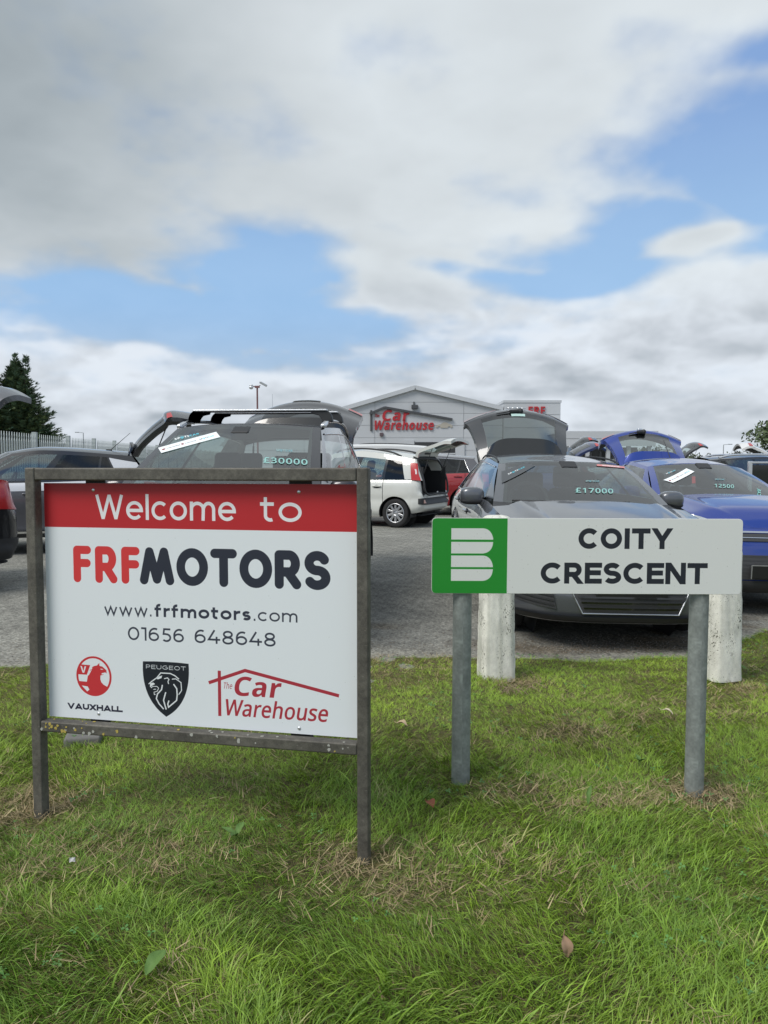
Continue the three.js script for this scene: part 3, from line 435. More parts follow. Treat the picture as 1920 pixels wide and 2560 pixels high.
// ------------------------------------------------------------------ the cars on show
const UPQ = new THREE.Quaternion().setFromUnitVectors(V(0, 1, 0), V(0, 1, 0.013).normalize());
function park(car, ax) { const g = car.g ?? car; g.quaternion.premultiply(UPQ); return car; }
const yaw = (fx, fz) => Math.atan2(fx, fz);
// lettering for windscreens
function badgeText(ctx, x, y, s, a = '#f4f8f8', b = '#58c3d6') {
  ctx.font = `bold ${s}px sans-serif`; ctx.textBaseline = 'alphabetic'; ctx.textAlign = 'left'; let cx = x;
  for (const [i, ch] of [...'SPOTICAR'].entries()) { ctx.fillStyle = i < 2 || i === 3 || i === 4 ? a : b; ctx.save(); ctx.translate(cx, y); ctx.scale(1.18, 1);
    if (i === 2) { ctx.strokeStyle = b; ctx.fillStyle = b; ctx.beginPath(); ctx.arc(s * 0.36, -s * 0.38, s * 0.3, 0, 7); ctx.lineWidth = s * 0.14; ctx.stroke(); ctx.beginPath(); ctx.arc(s * 0.36, -s * 0.38, s * 0.12, 0, 7); ctx.fill(); ctx.beginPath(); ctx.moveTo(s * 0.1, -s * 0.16); ctx.lineTo(s * 0.36, s * 0.26); ctx.lineTo(s * 0.62, -s * 0.16); ctx.fill(); cx += s * 0.78 * 1.18; } else { ctx.fillText(ch, 0, 0); cx += (ctx.measureText(ch).width + s * 0.04) * 1.18; }
    ctx.restore(); }
  return cx;
}
function textTex(w, h, draw) { const c = canvas(w, h), x = c.getContext('2d'); draw(x, w, h); return canvasTex(c); }
const clear = { transparent: true, alphaTest: 0.35 };
const dealerTex = textTex(512, 96, (x, w, h) => { x.fillStyle = '#4d5456'; x.fillRect(0, 0, w, h); badgeText(x, 60, 72, 62); });
const logoTex = (bg) => textTex(512, 96, (x) => badgeText(x, 14, 72, 66));
const logoT = logoTex();
const faintT = textTex(512, 96, (x) => badgeText(x, 14, 72, 66, '#8fb3b3', '#6fa5ad'));
const stripTex = textTex(1024, 140, (x, w, h) => { x.fillStyle = '#eef3f4'; x.fillRect(0, 0, w, h); x.fillStyle = '#8d2f35'; x.beginPath(); x.ellipse(70, 72, 34, 16, -0.15, 0, 7); x.fill(); x.fillStyle = '#55585e'; x.font = 'bold 34px sans-serif'; x.fillText('Trade Verified', 120, 84); x.fillStyle = '#8d2f35'; x.fillRect(380, 52, 40, 34); x.fillStyle = '#55585e'; x.fillText('is becoming', 440, 84); badgeText(x, 690, 90, 44, '#3c4448', '#58c3d6'); });
const priceTex = (t) => textTex(512, 128, (x) => { x.fillStyle = '#8fc0b9'; x.font = 'bold 112px monospace'; x.textAlign = 'left'; x.textBaseline = 'middle'; x.scale(504 / x.measureText(t).width, 1); x.fillText(t, 4, 68); });

const hatchTop = (zf, o = {}) => [[-zf, o.r ?? 0.98], [-zf + 0.4, o.b ?? 1.0], [-0.4, o.m ?? 0.98], [zf - 1.3, o.c ?? 0.96], [zf - 1.0, (o.c ?? 0.96) - 0.04], [zf - 0.45, 0.82], [zf - 0.12, 0.73], [zf, 0.67]];

// 1. dark estate with raised tailgate, right of the middle
let audi;
{
  const S = { L: 4.73, W: 0.915, paint: paint([0.12, 0.128, 0.142], 0.5), zHood: 1.2, axles: [1.5, -1.32], r: 0.325, ra: 0.375, sill: 0.21, frontLip: 0.2, tw: 0.235,
    top: [[-2.365, 0.96], [-1.9, 1.0], [-0.5, 0.995], [0.95, 0.985], [1.2, 0.955], [1.9, 0.845], [2.25, 0.745], [2.365, 0.69]], crown: 0.06, crease: 0.016,
    a0: [0.79, 0.985, 0.93], a1: [0.635, 1.31, 0.22], c0: [0.8, 1.0, -2.0], c1: [0.54, 1.30, -1.72], bul0: 0.2, bul1: 0.15,
    railY: spline([[-1.9, 1.295], [-0.9, 1.37], [0.22, 1.31]]), roofX: spline([[-1.9, 0.54], [-0.6, 0.61], [0.22, 0.635]]), roofCrown: 0.055, headCrown: 0.035,
    doors: [[0.82, -0.3], [-0.3, -1.2]], wins: [[0.075, 0.05, 0.375, 0.40], [0.41, 0.435, 0.69, 0.75], [0.715, 0.775, 0.87, 0.88, 1]], brightTrim: 2, seatY: 0.47, mirrorMat: null };
  S.mirrorMat = S.paint;
  audi = makeCar(S, 'grey_estate_car', 'dark grey estate car with price £17000 and open tailgate behind the street name sign', 'car', [1.735, gy(7.86) + lat(1.8, 7.8) + 0.012, -7.86], 0.9 * D2R, 'cars on show with raised tailgates'); park(audi); audi.g.rotateZ(-0.022); audi.g.scale.y = 1.03;
  const g = audi.g, of = audi.onFront;
  // nose: six-sided grille with bright frame and slats, side vents, dark lip; flat dark sheets stand in for the shaded openings
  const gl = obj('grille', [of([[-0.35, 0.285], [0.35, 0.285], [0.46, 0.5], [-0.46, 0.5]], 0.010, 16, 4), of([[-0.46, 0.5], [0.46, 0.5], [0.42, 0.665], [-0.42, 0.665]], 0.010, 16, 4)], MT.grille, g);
  const fr = [[-0.35, 0.283], [0.35, 0.283], [0.465, 0.5], [0.425, 0.668], [-0.425, 0.668], [-0.465, 0.5], [-0.35, 0.283]].map(([x, y]) => { const p = audi.front(x, y); p.z += 0.02; return p; });
  for (let i = 0; i < 6; i++) obj('grille_frame', rod(fr[i], fr[i + 1], 0.0065, 0.0065, 8), MT.alu, gl);
  for (let k = 0; k < 9; k++) { const y = 0.315 + k * 0.04, hw = y < 0.5 ? lerp(0.35, 0.45, (y - 0.285) / 0.215) : lerp(0.45, 0.41, (y - 0.5) / 0.165); obj('grille_slat', of([[-hw + 0.02, y], [hw - 0.02, y], [hw - 0.02, y + 0.014], [-hw + 0.02, y + 0.014]], 0.024, 16, 1), MT.gloss, gl); }
  for (const s of [1, -1]) {
    const v = obj('side_vent', of([[s * 0.53, 0.305], [s * 0.80, 0.34], [s * 0.83, 0.46], [s * 0.56, 0.43]], 0.012, 8, 3), MT.grille, g);  // flat sheet, shade inside the vent put into its colour
    for (let k = 0; k < 3; k++) { const y = 0.33 + k * 0.032; obj('vent_slat', of([[s * 0.55, y], [s * 0.80, y + 0.028], [s * 0.80, y + 0.038], [s * 0.55, y + 0.011]], 0.022, 8, 1), MT.plastic, v); }
    obj('vent_blade', of([[s * 0.815, 0.325], [s * 0.84, 0.33], [s * 0.855, 0.48], [s * 0.835, 0.475]], 0.02, 3, 4), MT.alu, g);
    obj('headlight', of([[s * 0.50, 0.60], [s * 0.82, 0.66], [s * 0.84, 0.735], [s * 0.53, 0.69]], 0.014, 10, 4), MT.lens, g);
    obj('headlight_housing', of([[s * 0.50, 0.595], [s * 0.825, 0.655], [s * 0.845, 0.74], [s * 0.53, 0.695]], 0.006, 10, 4), MT.chrome, g);
  }
  obj('front_lip', [of([[-0.82, 0.215], [0.82, 0.215], [0.84, 0.262], [-0.84, 0.262]], 0.03, 40, 3)], MT.plastic, g);
  obj('lip_strip', of([[-0.82, 0.21], [0.82, 0.21], [0.82, 0.218], [-0.82, 0.218]], 0.036, 40, 1), MT.alu, g);
  obj('number_plate', [move(rbox(0.52, 0.11, 0.012, 0.004), 0, 0.46, audi.front(0, 0.46).z + 0.03)], MT.frit, g);
  // black roof rails
  for (const s of [1, -1]) obj('roof_rail', tube([0.05, -0.1, -0.9, -1.5, -1.68].map((z, i) => V(s * (S.roofX(z) - 0.02), S.railY(z) + (i % 4 ? 0.03 : 0.005), z)), 0.010, 30), MT.plastic, g);
  const t = tailgate(audi, { hinge: [1.335, -1.66], open: 90, prof: [[-0.04, -0.02], [-0.2, -0.1], [-0.42, -0.30], [-0.56, -0.47], [-0.63, -0.56], [-0.665, -0.70], [-0.66, -0.85]], w: [[0, 0.52], [0.5, 0.63], [0.75, 0.69], [1, 0.665]], sweep: 0.17, drop: 0.085, glass: [0.1, 0.04, 0.60], gflare: 0.03, spoiler: 0.30, spoilerMat: MT.gloss, pane: MT.privacy, paint: paint([0.04, 0.043, 0.048], 0.4),
    lights: [[[0.0, 0.74], [0.30, 0.80], [0.30, 0.86], [0.0, 0.86]]], wiper: [0.52, 0.63, 0.24], struts: [0.05, 0.55, -1.95, 0.98], innerMat: MT.plastic });
  for (let k = 0; k < 4; k++) { const p = t.F(0.014)(0.5 + (k - 1.5) * 0.045, 0.86), r = new THREE.TorusGeometry(0.036, 0.007, 6, 20).rotateX(-1.5).translate(p.x, p.y + 0.004, p.z); obj('badge_ring', r, MT.chrome, t.par); }
  obj('window_label', patch(t.F(0.008), rect(0.42, 0.56, 0.50, 0.57), 3, 2), std([0.45, 0.62, 0.58], 0.6), t.par);
  // stickers
  sticker(audi, [[0.036,0.414], [0.258,0.877], [0.201,0.962], [0.026,0.729]], textTex(8, 8, (x) => { x.fillStyle = '#4a4d50'; x.fillRect(0, 0, 8, 8); })).name = 'sun_strip';
  const lg = sticker(audi, [[0.069,0.613], [0.219,0.880], [0.211,0.926], [0.060,0.669]], logoT, clear); lg.position.z += 0.002;
  sticker(audi, [[0.716,0.900], [0.948,0.903], [0.966,0.960], [0.725,0.946]], textTex(512, 64, (x) => { x.fillStyle = '#d88a86'; x.fillRect(0, 0, 512, 64); x.fillStyle = '#f6eeee'; x.font = 'bold 56px sans-serif'; x.textAlign = 'center'; x.fillText('AUTOMATIC', 256, 52, 490); }));
  sticker(audi, [[0.457,0.237], [0.695,0.226], [0.722,0.376], [0.471,0.385]], priceTex('£17000'), clear);
  sticker(audi, [[0.552,0.477], [0.673,0.478], [0.684,0.543], [0.560,0.540]], faintT, clear);
}
// 2. blue hatchback at the right edge
let blue;
{
  const bp = paint([0.016, 0.045, 0.27], 0.3), zf = 2.125;
  const S = { L: 4.25, W: 0.9, paint: bp, zHood: 1.02, axles: [1.25, -1.37], r: 0.32, ra: 0.37, sill: 0.2, frontLip: 0.17,
    top: [[-zf, 0.95], [-1.6, 0.99], [-0.4, 0.985], [0.8, 0.955], [1.05, 0.935], [1.6, 0.885], [1.92, 0.835], [2.06, 0.785], [zf, 0.735]], crown: 0.075, crease: 0.012,
    a0: [0.745, 0.955, 0.78], a1: [0.56, 1.27, -0.05], c0: [0.78, 0.99, -1.75], c1: [0.50, 1.25, -1.55], bul0: 0.26, bul1: 0.2,
    railY: spline([[-1.6, 1.24], [-0.8, 1.325], [-0.05, 1.27]]), roofX: spline([[-1.6, 0.5], [-0.5, 0.555], [-0.05, 0.555]]), roofCrown: 0.055, headCrown: 0.05,
    doors: [[0.62, -0.45], [-0.45, -1.28]], wins: [[0.1, 0.06, 0.43, 0.44], [0.47, 0.48, 0.76, 0.80]], seatY: 0.44 };
  blue = makeCar(S, 'blue_hatchback', 'blue hatchback with price 12500 and open tailgate at the right edge', 'car', [3.70, gy(9.2) + lat(3.7, 9) + 0.05, -9.22], -1.4 * D2R, 'cars on show with raised tailgates'); park(blue); blue.g.rotateZ(-0.02); blue.g.scale.y = 1.05;
  const g = blue.g, of = blue.onFront;
  const slit = obj('upper_grille', of([[-0.52, 0.635], [0.52, 0.635], [0.60, 0.70], [-0.60, 0.70]], 0.012, 20, 3), MT.grille, g);  // flat dark sheet in place of the shaded slot
  obj('grille_strip', of([[-0.66, 0.708], [0.66, 0.708], [0.66, 0.722], [-0.66, 0.722]], 0.02, 24, 1), MT.alu, slit); obj('grille_bar', of([[-0.55, 0.665], [0.55, 0.665], [0.55, 0.67], [-0.55, 0.67]], 0.02, 24, 1), MT.rail, slit);
  const low = obj('lower_grille', of([[-0.74, 0.30], [0.74, 0.30], [0.72, 0.515], [-0.72, 0.515]], 0.014, 24, 4), MT.grille, g);  // flat sheet too, the shade of the intake is in its colour
  for (let k = 0; k < 6; k++) obj('grille_slat', of([[-0.70, 0.325 + k * 0.036], [0.70, 0.325 + k * 0.036], [0.70, 0.3285 + k * 0.036], [-0.70, 0.3285 + k * 0.036]], 0.024, 24, 1), MT.plastic, low);
  obj('front_lip', of([[-0.80, 0.165], [0.80, 0.165], [0.80, 0.29], [-0.80, 0.29]], 0.018, 24, 4), MT.plastic, g);
  for (const s of [1, -1]) { obj('headlight_housing', of([[s * 0.50, 0.715], [s * 0.80, 0.775], [s * 0.80, 0.865], [s * 0.62, 0.80]], 0.010, 10, 5), MT.chrome, g); obj('headlight', of([[s * 0.49, 0.705], [s * 0.81, 0.765], [s * 0.81, 0.872], [s * 0.61, 0.81]], 0.022, 10, 5), MT.lens, g); obj('lamp_bar', of([[s * 0.55, 0.735], [s * 0.79, 0.79], [s * 0.79, 0.805], [s * 0.57, 0.75]], 0.016, 8, 2), MT.frit, g); }
  const pz = blue.front(0, 0.37).z + 0.05, pl = obj('show_plate', rbox(0.52, 0.112, 0.012, 0.003, 0, 0.372, pz), MT.frit, g);
  obj('plate_border', [box(0.535, 0.006, 0.014, 0, 0.431, pz), box(0.006, 0.118, 0.014, -0.265, 0.372, pz), box(0.006, 0.118, 0.014, 0.265, 0.372, pz)], MT.rail, pl);
  obj('plate_lettering', new THREE.PlaneGeometry(0.36, 0.06).translate(0.06, 0.372, pz + 0.0085), new THREE.MeshStandardMaterial({ map: logoT, roughness: 0.5, ...clear }), pl);
  const t = tailgate(blue, { hinge: [1.29, -1.5], open: 78, prof: [[-0.04, -0.02], [-0.2, -0.12], [-0.40, -0.32], [-0.5, -0.44], [-0.58, -0.5], [-0.62, -0.62], [-0.585, -0.78]], w: [[0, 0.46], [0.5, 0.52], [0.8, 0.585], [1, 0.575]], sweep: 0.14, drop: 0.03, glass: [0.10, 0.04, 0.58], gflare: 0.06, spoiler: 0.21, lights: [[[0.0, 0.70], [0.16, 0.74], [0.16, 0.80], [0.0, 0.80]]], wiper: [0.5, 0.60, 0.2], struts: [0.05, 0.5, -1.7, 0.97] });
  const lp = t.F(0.02)(0.5, 0.86); obj('tailgate_badge', move(rbox(0.07, 0.03, 0.075, 0.012), lp.x, lp.y, lp.z), MT.chrome, t.par);
  obj('roof_aerial', rod(V(0.18, 1.33, -1.35), V(0.12, 1.62, -1.55), 0.007, 0.003), MT.plastic, g);
  const lg = sticker(blue, [[0.127,0.650], [0.239,0.789], [0.243,0.840], [0.122,0.703]], logoT, clear); lg.position.z += 0.002;
  sticker(blue, [[0.153,0.412], [0.370,0.732], [0.318,0.831], [0.092,0.491]], stripTex);
  sticker(blue, [[0.436,0.301], [0.594,0.282], [0.634,0.422], [0.462,0.430]], priceTex('12500'), clear);
  sticker(blue, [[0.486,0.493], [0.591,0.490], [0.610,0.555], [0.501,0.557]], faintT, clear);
  sticker(blue, [[0.724,0.108], [0.826,0.383], [0.852,0.321], [0.768,0.106]], textTex(256, 96, (x) => { x.fillStyle = '#7cc3bb'; x.font = 'bold 92px sans-serif'; x.fillText('CAR', 20, 82, 220); }), clear);
}
// 3. dark SUV with roof bars behind the welcome sign
let suv;
{
  const S = { L: 4.5, W: 0.925, paint: paint([0.020, 0.020, 0.026], 0.45), zHood: 1.5, axles: [1.42, -1.42], r: 0.345, ra: 0.40, sill: 0.27, frontLip: 0.24, archLip: 0.06, clad: 0.80,
    top: [[-2.25, 1.06], [-1.9, 1.12], [-0.4, 1.11], [1.2, 1.095], [1.5, 1.06], [1.85, 1.0], [2.12, 0.93], [2.25, 0.86]], crown: 0.06,
    a0: [0.83, 1.095, 1.25], a1: [0.655, 1.65, 0.25], c0: [0.84, 1.12, -2.05], c1: [0.60, 1.60, -1.86], bul0: 0.2, bul1: 0.13,
    railY: spline([[-1.9, 1.585], [-0.9, 1.685], [0.25, 1.65]]), roofX: spline([[-1.9, 0.6], [-0.6, 0.655], [0.25, 0.655]]), roofCrown: 0.045, headCrown: 0.035,
    doors: [[0.86, -0.22], [-0.22, -1.15]], wins: [[0.075, 0.05, 0.385, 0.41], [0.415, 0.44, 0.69, 0.75], [0.715, 0.775, 0.93, 0.92, 1]], brightTrim: 2, seatY: 0.66 };
  suv = makeCar(S, 'dark_suv', 'black SUV with silver roof bars and price £30000 behind the welcome sign', 'car', [-1.19, gy(7.2), -7.2], yaw(-0.095, 0.995), 'cars on show with raised tailgates'); park(suv);
  const g = suv.g;
  obj('grille', suv.onFront([[-0.55, 0.5], [0.55, 0.5], [0.6, 0.78], [-0.6, 0.78]], 0.012, 16, 5), MT.grille, g);  // flat dark sheet stands in for shade behind the grille
  for (const s of [1, -1]) obj('headlight', suv.onFront([[s * 0.55, 0.66], [s * 0.86, 0.72], [s * 0.86, 0.86], [s * 0.6, 0.82]], 0.012, 8, 4), MT.chrome, g);
  // rails and two cross bars
  for (const s of [1, -1]) { const r = obj('roof_rail', tube([0.18, 0.08, -0.6, -1.3, -1.62, -1.72].map((z, i) => V(s * (S.roofX(z) + 0.005), S.railY(z) + [0.0, 0.04, 0.062, 0.06, 0.045, 0.0][i], z)), 0.019, 40, 8), MT.gloss, g); obj('rail_foot', move(rbox(0.05, 0.045, 0.17, 0.02), s * (S.roofX(0.1) + 0.01), S.railY(0.1) + 0.028, 0.12, 0.22), MT.rail, r); }
  for (const z of [-0.16, -0.82]) {
    const y = S.railY(z) + 0.158, hw = S.roofX(z) - 0.02, b = obj('roof_bar', [rbox(2 * hw, 0.022, 0.075, 0.01, 0, y + 0.002, z)], MT.plastic, g); obj('bar_strip', rbox(2 * hw + 0.02, 0.017, 0.07, 0.006, 0, y + 0.0075, z + 0.012), MT.rail, b);
    for (const s of [1, -1]) { const sh = new THREE.Shape(); sh.moveTo(0.075, -0.095); sh.quadraticCurveTo(0.07, -0.03, 0.03, -0.006); sh.lineTo(-0.115, -0.008); sh.lineTo(-0.11, -0.02); sh.lineTo(-0.05, -0.032); sh.quadraticCurveTo(-0.015, -0.06, -0.01, -0.1); sh.closePath(); obj('bar_foot', new THREE.ExtrudeGeometry(sh, { depth: 0.06, bevelEnabled: true, bevelSize: 0.008, bevelThickness: 0.008, bevelSegments: 2 }).scale(s, 1, 1).translate(s * (hw - 0.02), y, z - 0.035), MT.plastic, b); }
  }
  const t = tailgate(suv, { hinge: [1.62, -1.72], open: 80, prof: [[-0.04, -0.02], [-0.2, -0.1], [-0.36, -0.28], [-0.47, -0.45], [-0.54, -0.54], [-0.60, -0.68], [-0.585, -1.0]], w: [[0, 0.64], [0.45, 0.70], [0.75, 0.70], [1, 0.58]], sweep: 0.17, drop: 0.07, glass: [0.14, 0.06, 0.46], gflare: 0.03, spoiler: 0.26, spoilerMat: MT.gloss, tint: true, lights: [[[0.0, 0.66], [0.12, 0.69], [0.12, 0.76], [0.0, 0.76]]], struts: [0.05, 0.5, -2.0, 1.15], paint: paint([0.05, 0.05, 0.055], 0.4) });
  { const O = t.F(0.012); obj('plate_recess', patch(O, rect(0.36, 0.62, 0.78, 0.90), 8, 4), MT.gloss, t.par); }
  const lg = sticker(suv, [[0.093,0.742], [0.285,0.840], [0.263,0.888], [0.057,0.802]], logoT, clear); lg.position.z += 0.002;
  sticker(suv, [[0.082,0.555], [0.396,0.775], [0.344,0.860], [0.020,0.642]], stripTex);
  sticker(suv, [[0.708,0.400], [0.940,0.368], [0.938,0.485], [0.694,0.510]], priceTex('£30000'), clear);
  sticker(suv, [[0.759,0.562], [0.876,0.551], [0.873,0.610], [0.754,0.613]], faintT, clear);
}
// 4. small white hatchback seen from behind, boot open
let panda;
{
  const wp = paint([0.60, 0.61, 0.57], 0.0); wp.roughness = 0.5; const zf = 1.83;
  const lipX = 0.55, topFn = (p, s, tz) => { const t = tz(p.z); return p.z < -1.5 ? lerp(0.66, t, sst(0.60, 0.68, p.x)) : t; };
  const S = { L: 3.66, W: 0.815, paint: wp, zHood: 0.95, axles: [1.05, -1.24], r: 0.295, ra: 0.335, sill: 0.23, rearLip: 0.33, tw: 0.185, spokes: 5, topFn,
    plan: [[0, zf], [0.33, zf - 0.015], [0.56, zf - 0.09], [0.71, zf - 0.27], [0.78, zf - 0.6], [0.815, zf - 1.2], [0.815, 0], [0.815, -0.9], [0.80, -1.35], [0.765, -1.62], [0.69, -1.765], [0.55, -1.815], [0.3, -1.83], [0, -1.83]],
    top: [[-zf, 0.955], [-1.5, 0.955], [-0.4, 0.95], [0.75, 0.97], [0.95, 0.95], [1.4, 0.86], [1.7, 0.76], [zf, 0.68]], sideProf: [[0, 0.055], [0.05, 0.035], [0.14, 0.015], [0.28, 0.004], [0.42, 0.0], [0.55, 0.010], [0.68, -0.006], [0.88, -0.004], [1, 0.045]], rearProf: [[0, 0.05], [0.2, 0.035], [0.36, 0.03], [0.44, -0.01], [0.8, -0.015], [1, 0.06]],
    a0: [0.72, 0.97, 0.78], a1: [0.56, 1.48, 0.28], c0: [0.77, 0.955, -1.6], c1: [0.60, 1.38, -1.52], bul0: 0.2, bul1: 0.1,
    railY: spline([[-1.55, 1.375], [-1.0, 1.465], [-0.35, 1.53], [0.28, 1.48]]), roofX: spline([[-1.55, 0.605], [-0.4, 0.625], [0.28, 0.565]]), roofCrown: 0.05, headCrown: 0.04, vs: [0.03, 0.80],
    doors: [[0.62, -0.36], [-0.36, -0.98]], wins: [[0.08, 0.08, 0.42, 0.42], [0.455, 0.455, 0.72, 0.715], [0.745, 0.74, 0.93, 0.90, 1]], seatY: 0.56, handleV: 0.17, seatZ: [0.05, -0.75] };
  panda = makeCar(S, 'white_hatchback', 'small white hatchback with its boot open, seen from behind beside the sign post', 'car', [-0.56, gy(16.2), -16.5], yaw(-0.90, -0.436), 'cars on show with raised tailgates'); park(panda);
  const g = panda.g, on = panda.onRear;
  // rear corner pillars with tall lamps, boot opening and its trim
  for (const s of [1, -1]) {
    const F = panda.SG(s), px = (t, v) => F(1, v), inner = (v) => V(s * lerp(0.63, 0.54, v), lerp(0.94, 1.355, v), lerp(-1.78, -1.60, v));
    const C = (a, v) => { const p = F(1, v).lerp(inner(v), a); p.z -= 0.06 * Math.sin(Math.PI * a) ; p.x += s * 0.025 * Math.sin(Math.PI * a); return p; };
    obj('rear_pillar', [grid((a, v) => C(a, v), 10, 14), grid((a, v) => inner(v).add(V(-s * 0.0, 0, 0.25 * a)), 2, 14)], wp, g);
    const lamp = obj('tail_light', [grid((a, v) => { const w = lerp(-0.05, 0.42 + 0.25 * Math.abs(v - 0.45), a), vv = lerp(0.0, 0.80, v); const p = w < 0 ? F(1 + w * 0.32, vv) : C(w, vv); p.x += s * 0.014; p.z -= 0.014; return p; }, 14, 14)], MT.red, g);
    obj('lamp_lens', grid((a, v) => { const p = C(lerp(0.14, 0.26, a + 0.2 * Math.sin(v * 3.14)), lerp(0.28, 0.52, v)); p.x += s * 0.02; p.z -= 0.024; return p; }, 4, 6), std([0.75, 0.66, 0.66], 0.2), lamp);
  }
  const lin = [box(1.1, 0.02, 0.6, 0, 0.52, -1.5), box(0.02, 0.7, 0.55, -0.60, 0.86, -1.5), box(0.02, 0.7, 0.55, 0.60, 0.86, -1.5), move(box(1.2, 0.55, 0.05), 0, 0.78, -1.22, -0.15), box(1.0, 0.07, 0.1, 0, 1.385, -1.56), box(1.1, 0.17, 0.06, 0, 0.60, -1.74)];
  obj('boot_lining', lin, MT.grain, g);
  obj('boot_seal', tube([[-0.54, 1.35, -1.62], [-0.60, 1.2, -1.70], [-0.625, 0.95, -1.79], [-0.62, 0.75, -1.82], [-0.55, 0.675, -1.84], [0, 0.668, -1.85], [0.55, 0.675, -1.84], [0.62, 0.75, -1.82], [0.625, 0.95, -1.79], [0.60, 1.2, -1.70], [0.54, 1.35, -1.62], [0, 1.375, -1.6], [-0.54, 1.35, -1.62]], 0.02, 80), MT.plastic, g);
  obj('boot_latch', rbox(0.05, 0.03, 0.03, 0.008, 0, 0.70, -1.83), MT.rail, g);
  const bump = obj('bumper_strip', [on([[-0.68, 0.47], [0.68, 0.47], [0.68, 0.60], [-0.68, 0.60]], 0.02, 40, 4), on([[0.68, 0.47], [0.735, 0.485], [0.735, 0.59], [0.68, 0.60]], 0.02, 8, 4), on([[-0.735, 0.485], [-0.68, 0.47], [-0.68, 0.60], [-0.735, 0.59]], 0.02, 8, 4)], MT.plastic, g);
  for (const s of [1, -1]) obj('reflector', on([[s * 0.60, 0.50], [s * 0.67, 0.50], [s * 0.67, 0.565], [s * 0.60, 0.565]], 0.028, 4, 3), std([0.62, 0.40, 0.34], 0.3), bump);
  obj('under_tray', [box(1.2, 0.12, 0.5, 0, 0.36, -1.45), move(new THREE.CylinderGeometry(0.09, 0.09, 0.6, 12).rotateZ(Math.PI / 2), -0.1, 0.28, -1.5)], MT.plastic, g);
  for (const s of [1, -1]) obj('roof_rail', tube([0.2, 0.1, -0.5, -1.1, -1.3].map((z, i) => V(s * (S.roofX(z) - 0.02), S.railY(z) + [0.01, 0.05, 0.055, 0.05, 0.005][i], z)), 0.018, 30, 8), MT.plastic, g);
  const t = tailgate(panda, { hinge: [1.42, -1.52], open: 93, prof: [[-0.02, -0.01], [-0.13, -0.06], [-0.2, -0.22], [-0.26, -0.44], [-0.30, -0.55], [-0.33, -0.66], [-0.325, -0.80]], w: [[0, 0.52], [0.55, 0.55], [1, 0.52]], sweep: 0.06, drop: 0.03, glass: [0.1, 0.14, 0.55], innerMat: null ?? wp, struts: [0.04, 0.45, -1.72, 1.08] });
  obj('tailgate_lining', patch(t.F(-0.075), [[0.08, 0.60], [0.92, 0.60], [0.86, 0.97], [0.14, 0.97]], 16, 10), MT.plastic, t.par);
  obj('tailgate_panel', [patch(t.F(-0.068), rect(0.36, 0.64, 0.05, 0.12), 6, 3)], MT.plastic, t.par);
  obj('lining_lamp', patch(t.F(-0.08), rect(0.62, 0.70, 0.72, 0.82), 2, 2), std([0.7, 0.7, 0.7], 0.4), t.par);
  obj('tailgate_latch', move(rbox(0.05, 0.05, 0.03, 0.01), t.F(-0.07)(0.5, 0.97).x, t.F(-0.07)(0.5, 0.97).y, t.F(-0.07)(0.5, 0.97).z), MT.plastic, t.par);
}
// generic hatchbacks for the rows behind
function hatch(name, label, o, pos, turn) {
  const zf = o.L / 2, h = o.h, S = { L: o.L, W: o.W ?? 0.89, paint: o.paint, roofPaint: o.roof, sidePaint: o.side, zHood: zf - 1.05, axles: [zf - 0.88, -zf + 0.8], r: o.r ?? 0.325, ra: (o.r ?? 0.325) + 0.05, sill: o.sill ?? 0.24, archLip: o.archLip, clad: o.clad, sillTrim: o.sillTrim, inlay: o.inlay, frontLip: 0.22,
    top: [[-zf, h * 0.655], [-zf + 0.45, h * 0.685], [-0.4, h * 0.665], [zf - 1.3, h * 0.65], [zf - 1.05, h * 0.625], [zf - 0.5, h * 0.56], [zf - 0.12, h * 0.5], [zf, h * 0.46]], crown: 0.07,
    a0: [(o.W ?? 0.89) - 0.12, h * 0.65, zf - 1.3], a1: [0.575, h * 0.93, zf - 2.05], c0: [0.78, h * 0.68, -zf + 0.36], c1: [0.53, h * 0.915, -zf + 0.6],
    railY: spline([[-zf + 0.5, h * 0.905], [-0.3, h * 0.962], [zf - 2.05, h * 0.93]]), roofX: spline([[-zf + 0.6, 0.53], [-0.3, 0.585], [zf - 2.05, 0.575]]), roofCrown: h * 0.04, headCrown: 0.035,
    doors: [[zf - 1.42, zf - 2.55], [zf - 2.55, zf - 3.4]], wins: o.wins ?? [[0.085, 0.05, 0.42, 0.42], [0.455, 0.45, 0.74, 0.78, o.tint], [0.76, 0.80, 0.87, 0.85, 1]], seatY: h * 0.33, brightTrim: o.trim, blackRear: o.blackRear, noMirrors: o.noMirrors };
  const c = makeCar(S, name, label, 'car', pos, turn, 'cars on show with raised tailgates'); park(c); c.zf = zf; c.h = h;
  if (o.gate) c.gate = tailgate(c, { hinge: [h * 0.935, -zf + 0.66], open: o.gate, prof: o.prof ?? [[-0.04, -0.02], [-0.18, -0.1], [-0.36, -0.30], [-0.46, -0.44], [-0.53, -0.52], [-0.57, -0.66], [-0.54, -0.84]], w: [[0, 0.55], [0.5, 0.62], [0.8, 0.65], [1, 0.6]], sweep: 0.13, drop: 0.05, glass: [0.12, 0.05, 0.52], spoiler: 0.2, spoilerMat: o.spoilerMat ?? MT.gloss, lights: o.noLights ? [] : [[[0.0, 0.68], [0.18, 0.72], [0.18, 0.80], [0.0, 0.80]]], struts: [0.04, 0.5, -zf + 0.4, h * 0.7], tint: o.tint, paint: o.gatePaint, innerMat: o.inner });
  for (const s of [1, -1]) obj('tail_light', c.band(c.sOfZ(-zf + 0.42), c.sOfZ(-zf + 0.06), 0.04, 0.28, s, 0.012), MT.red, c.g);
  return c;
}
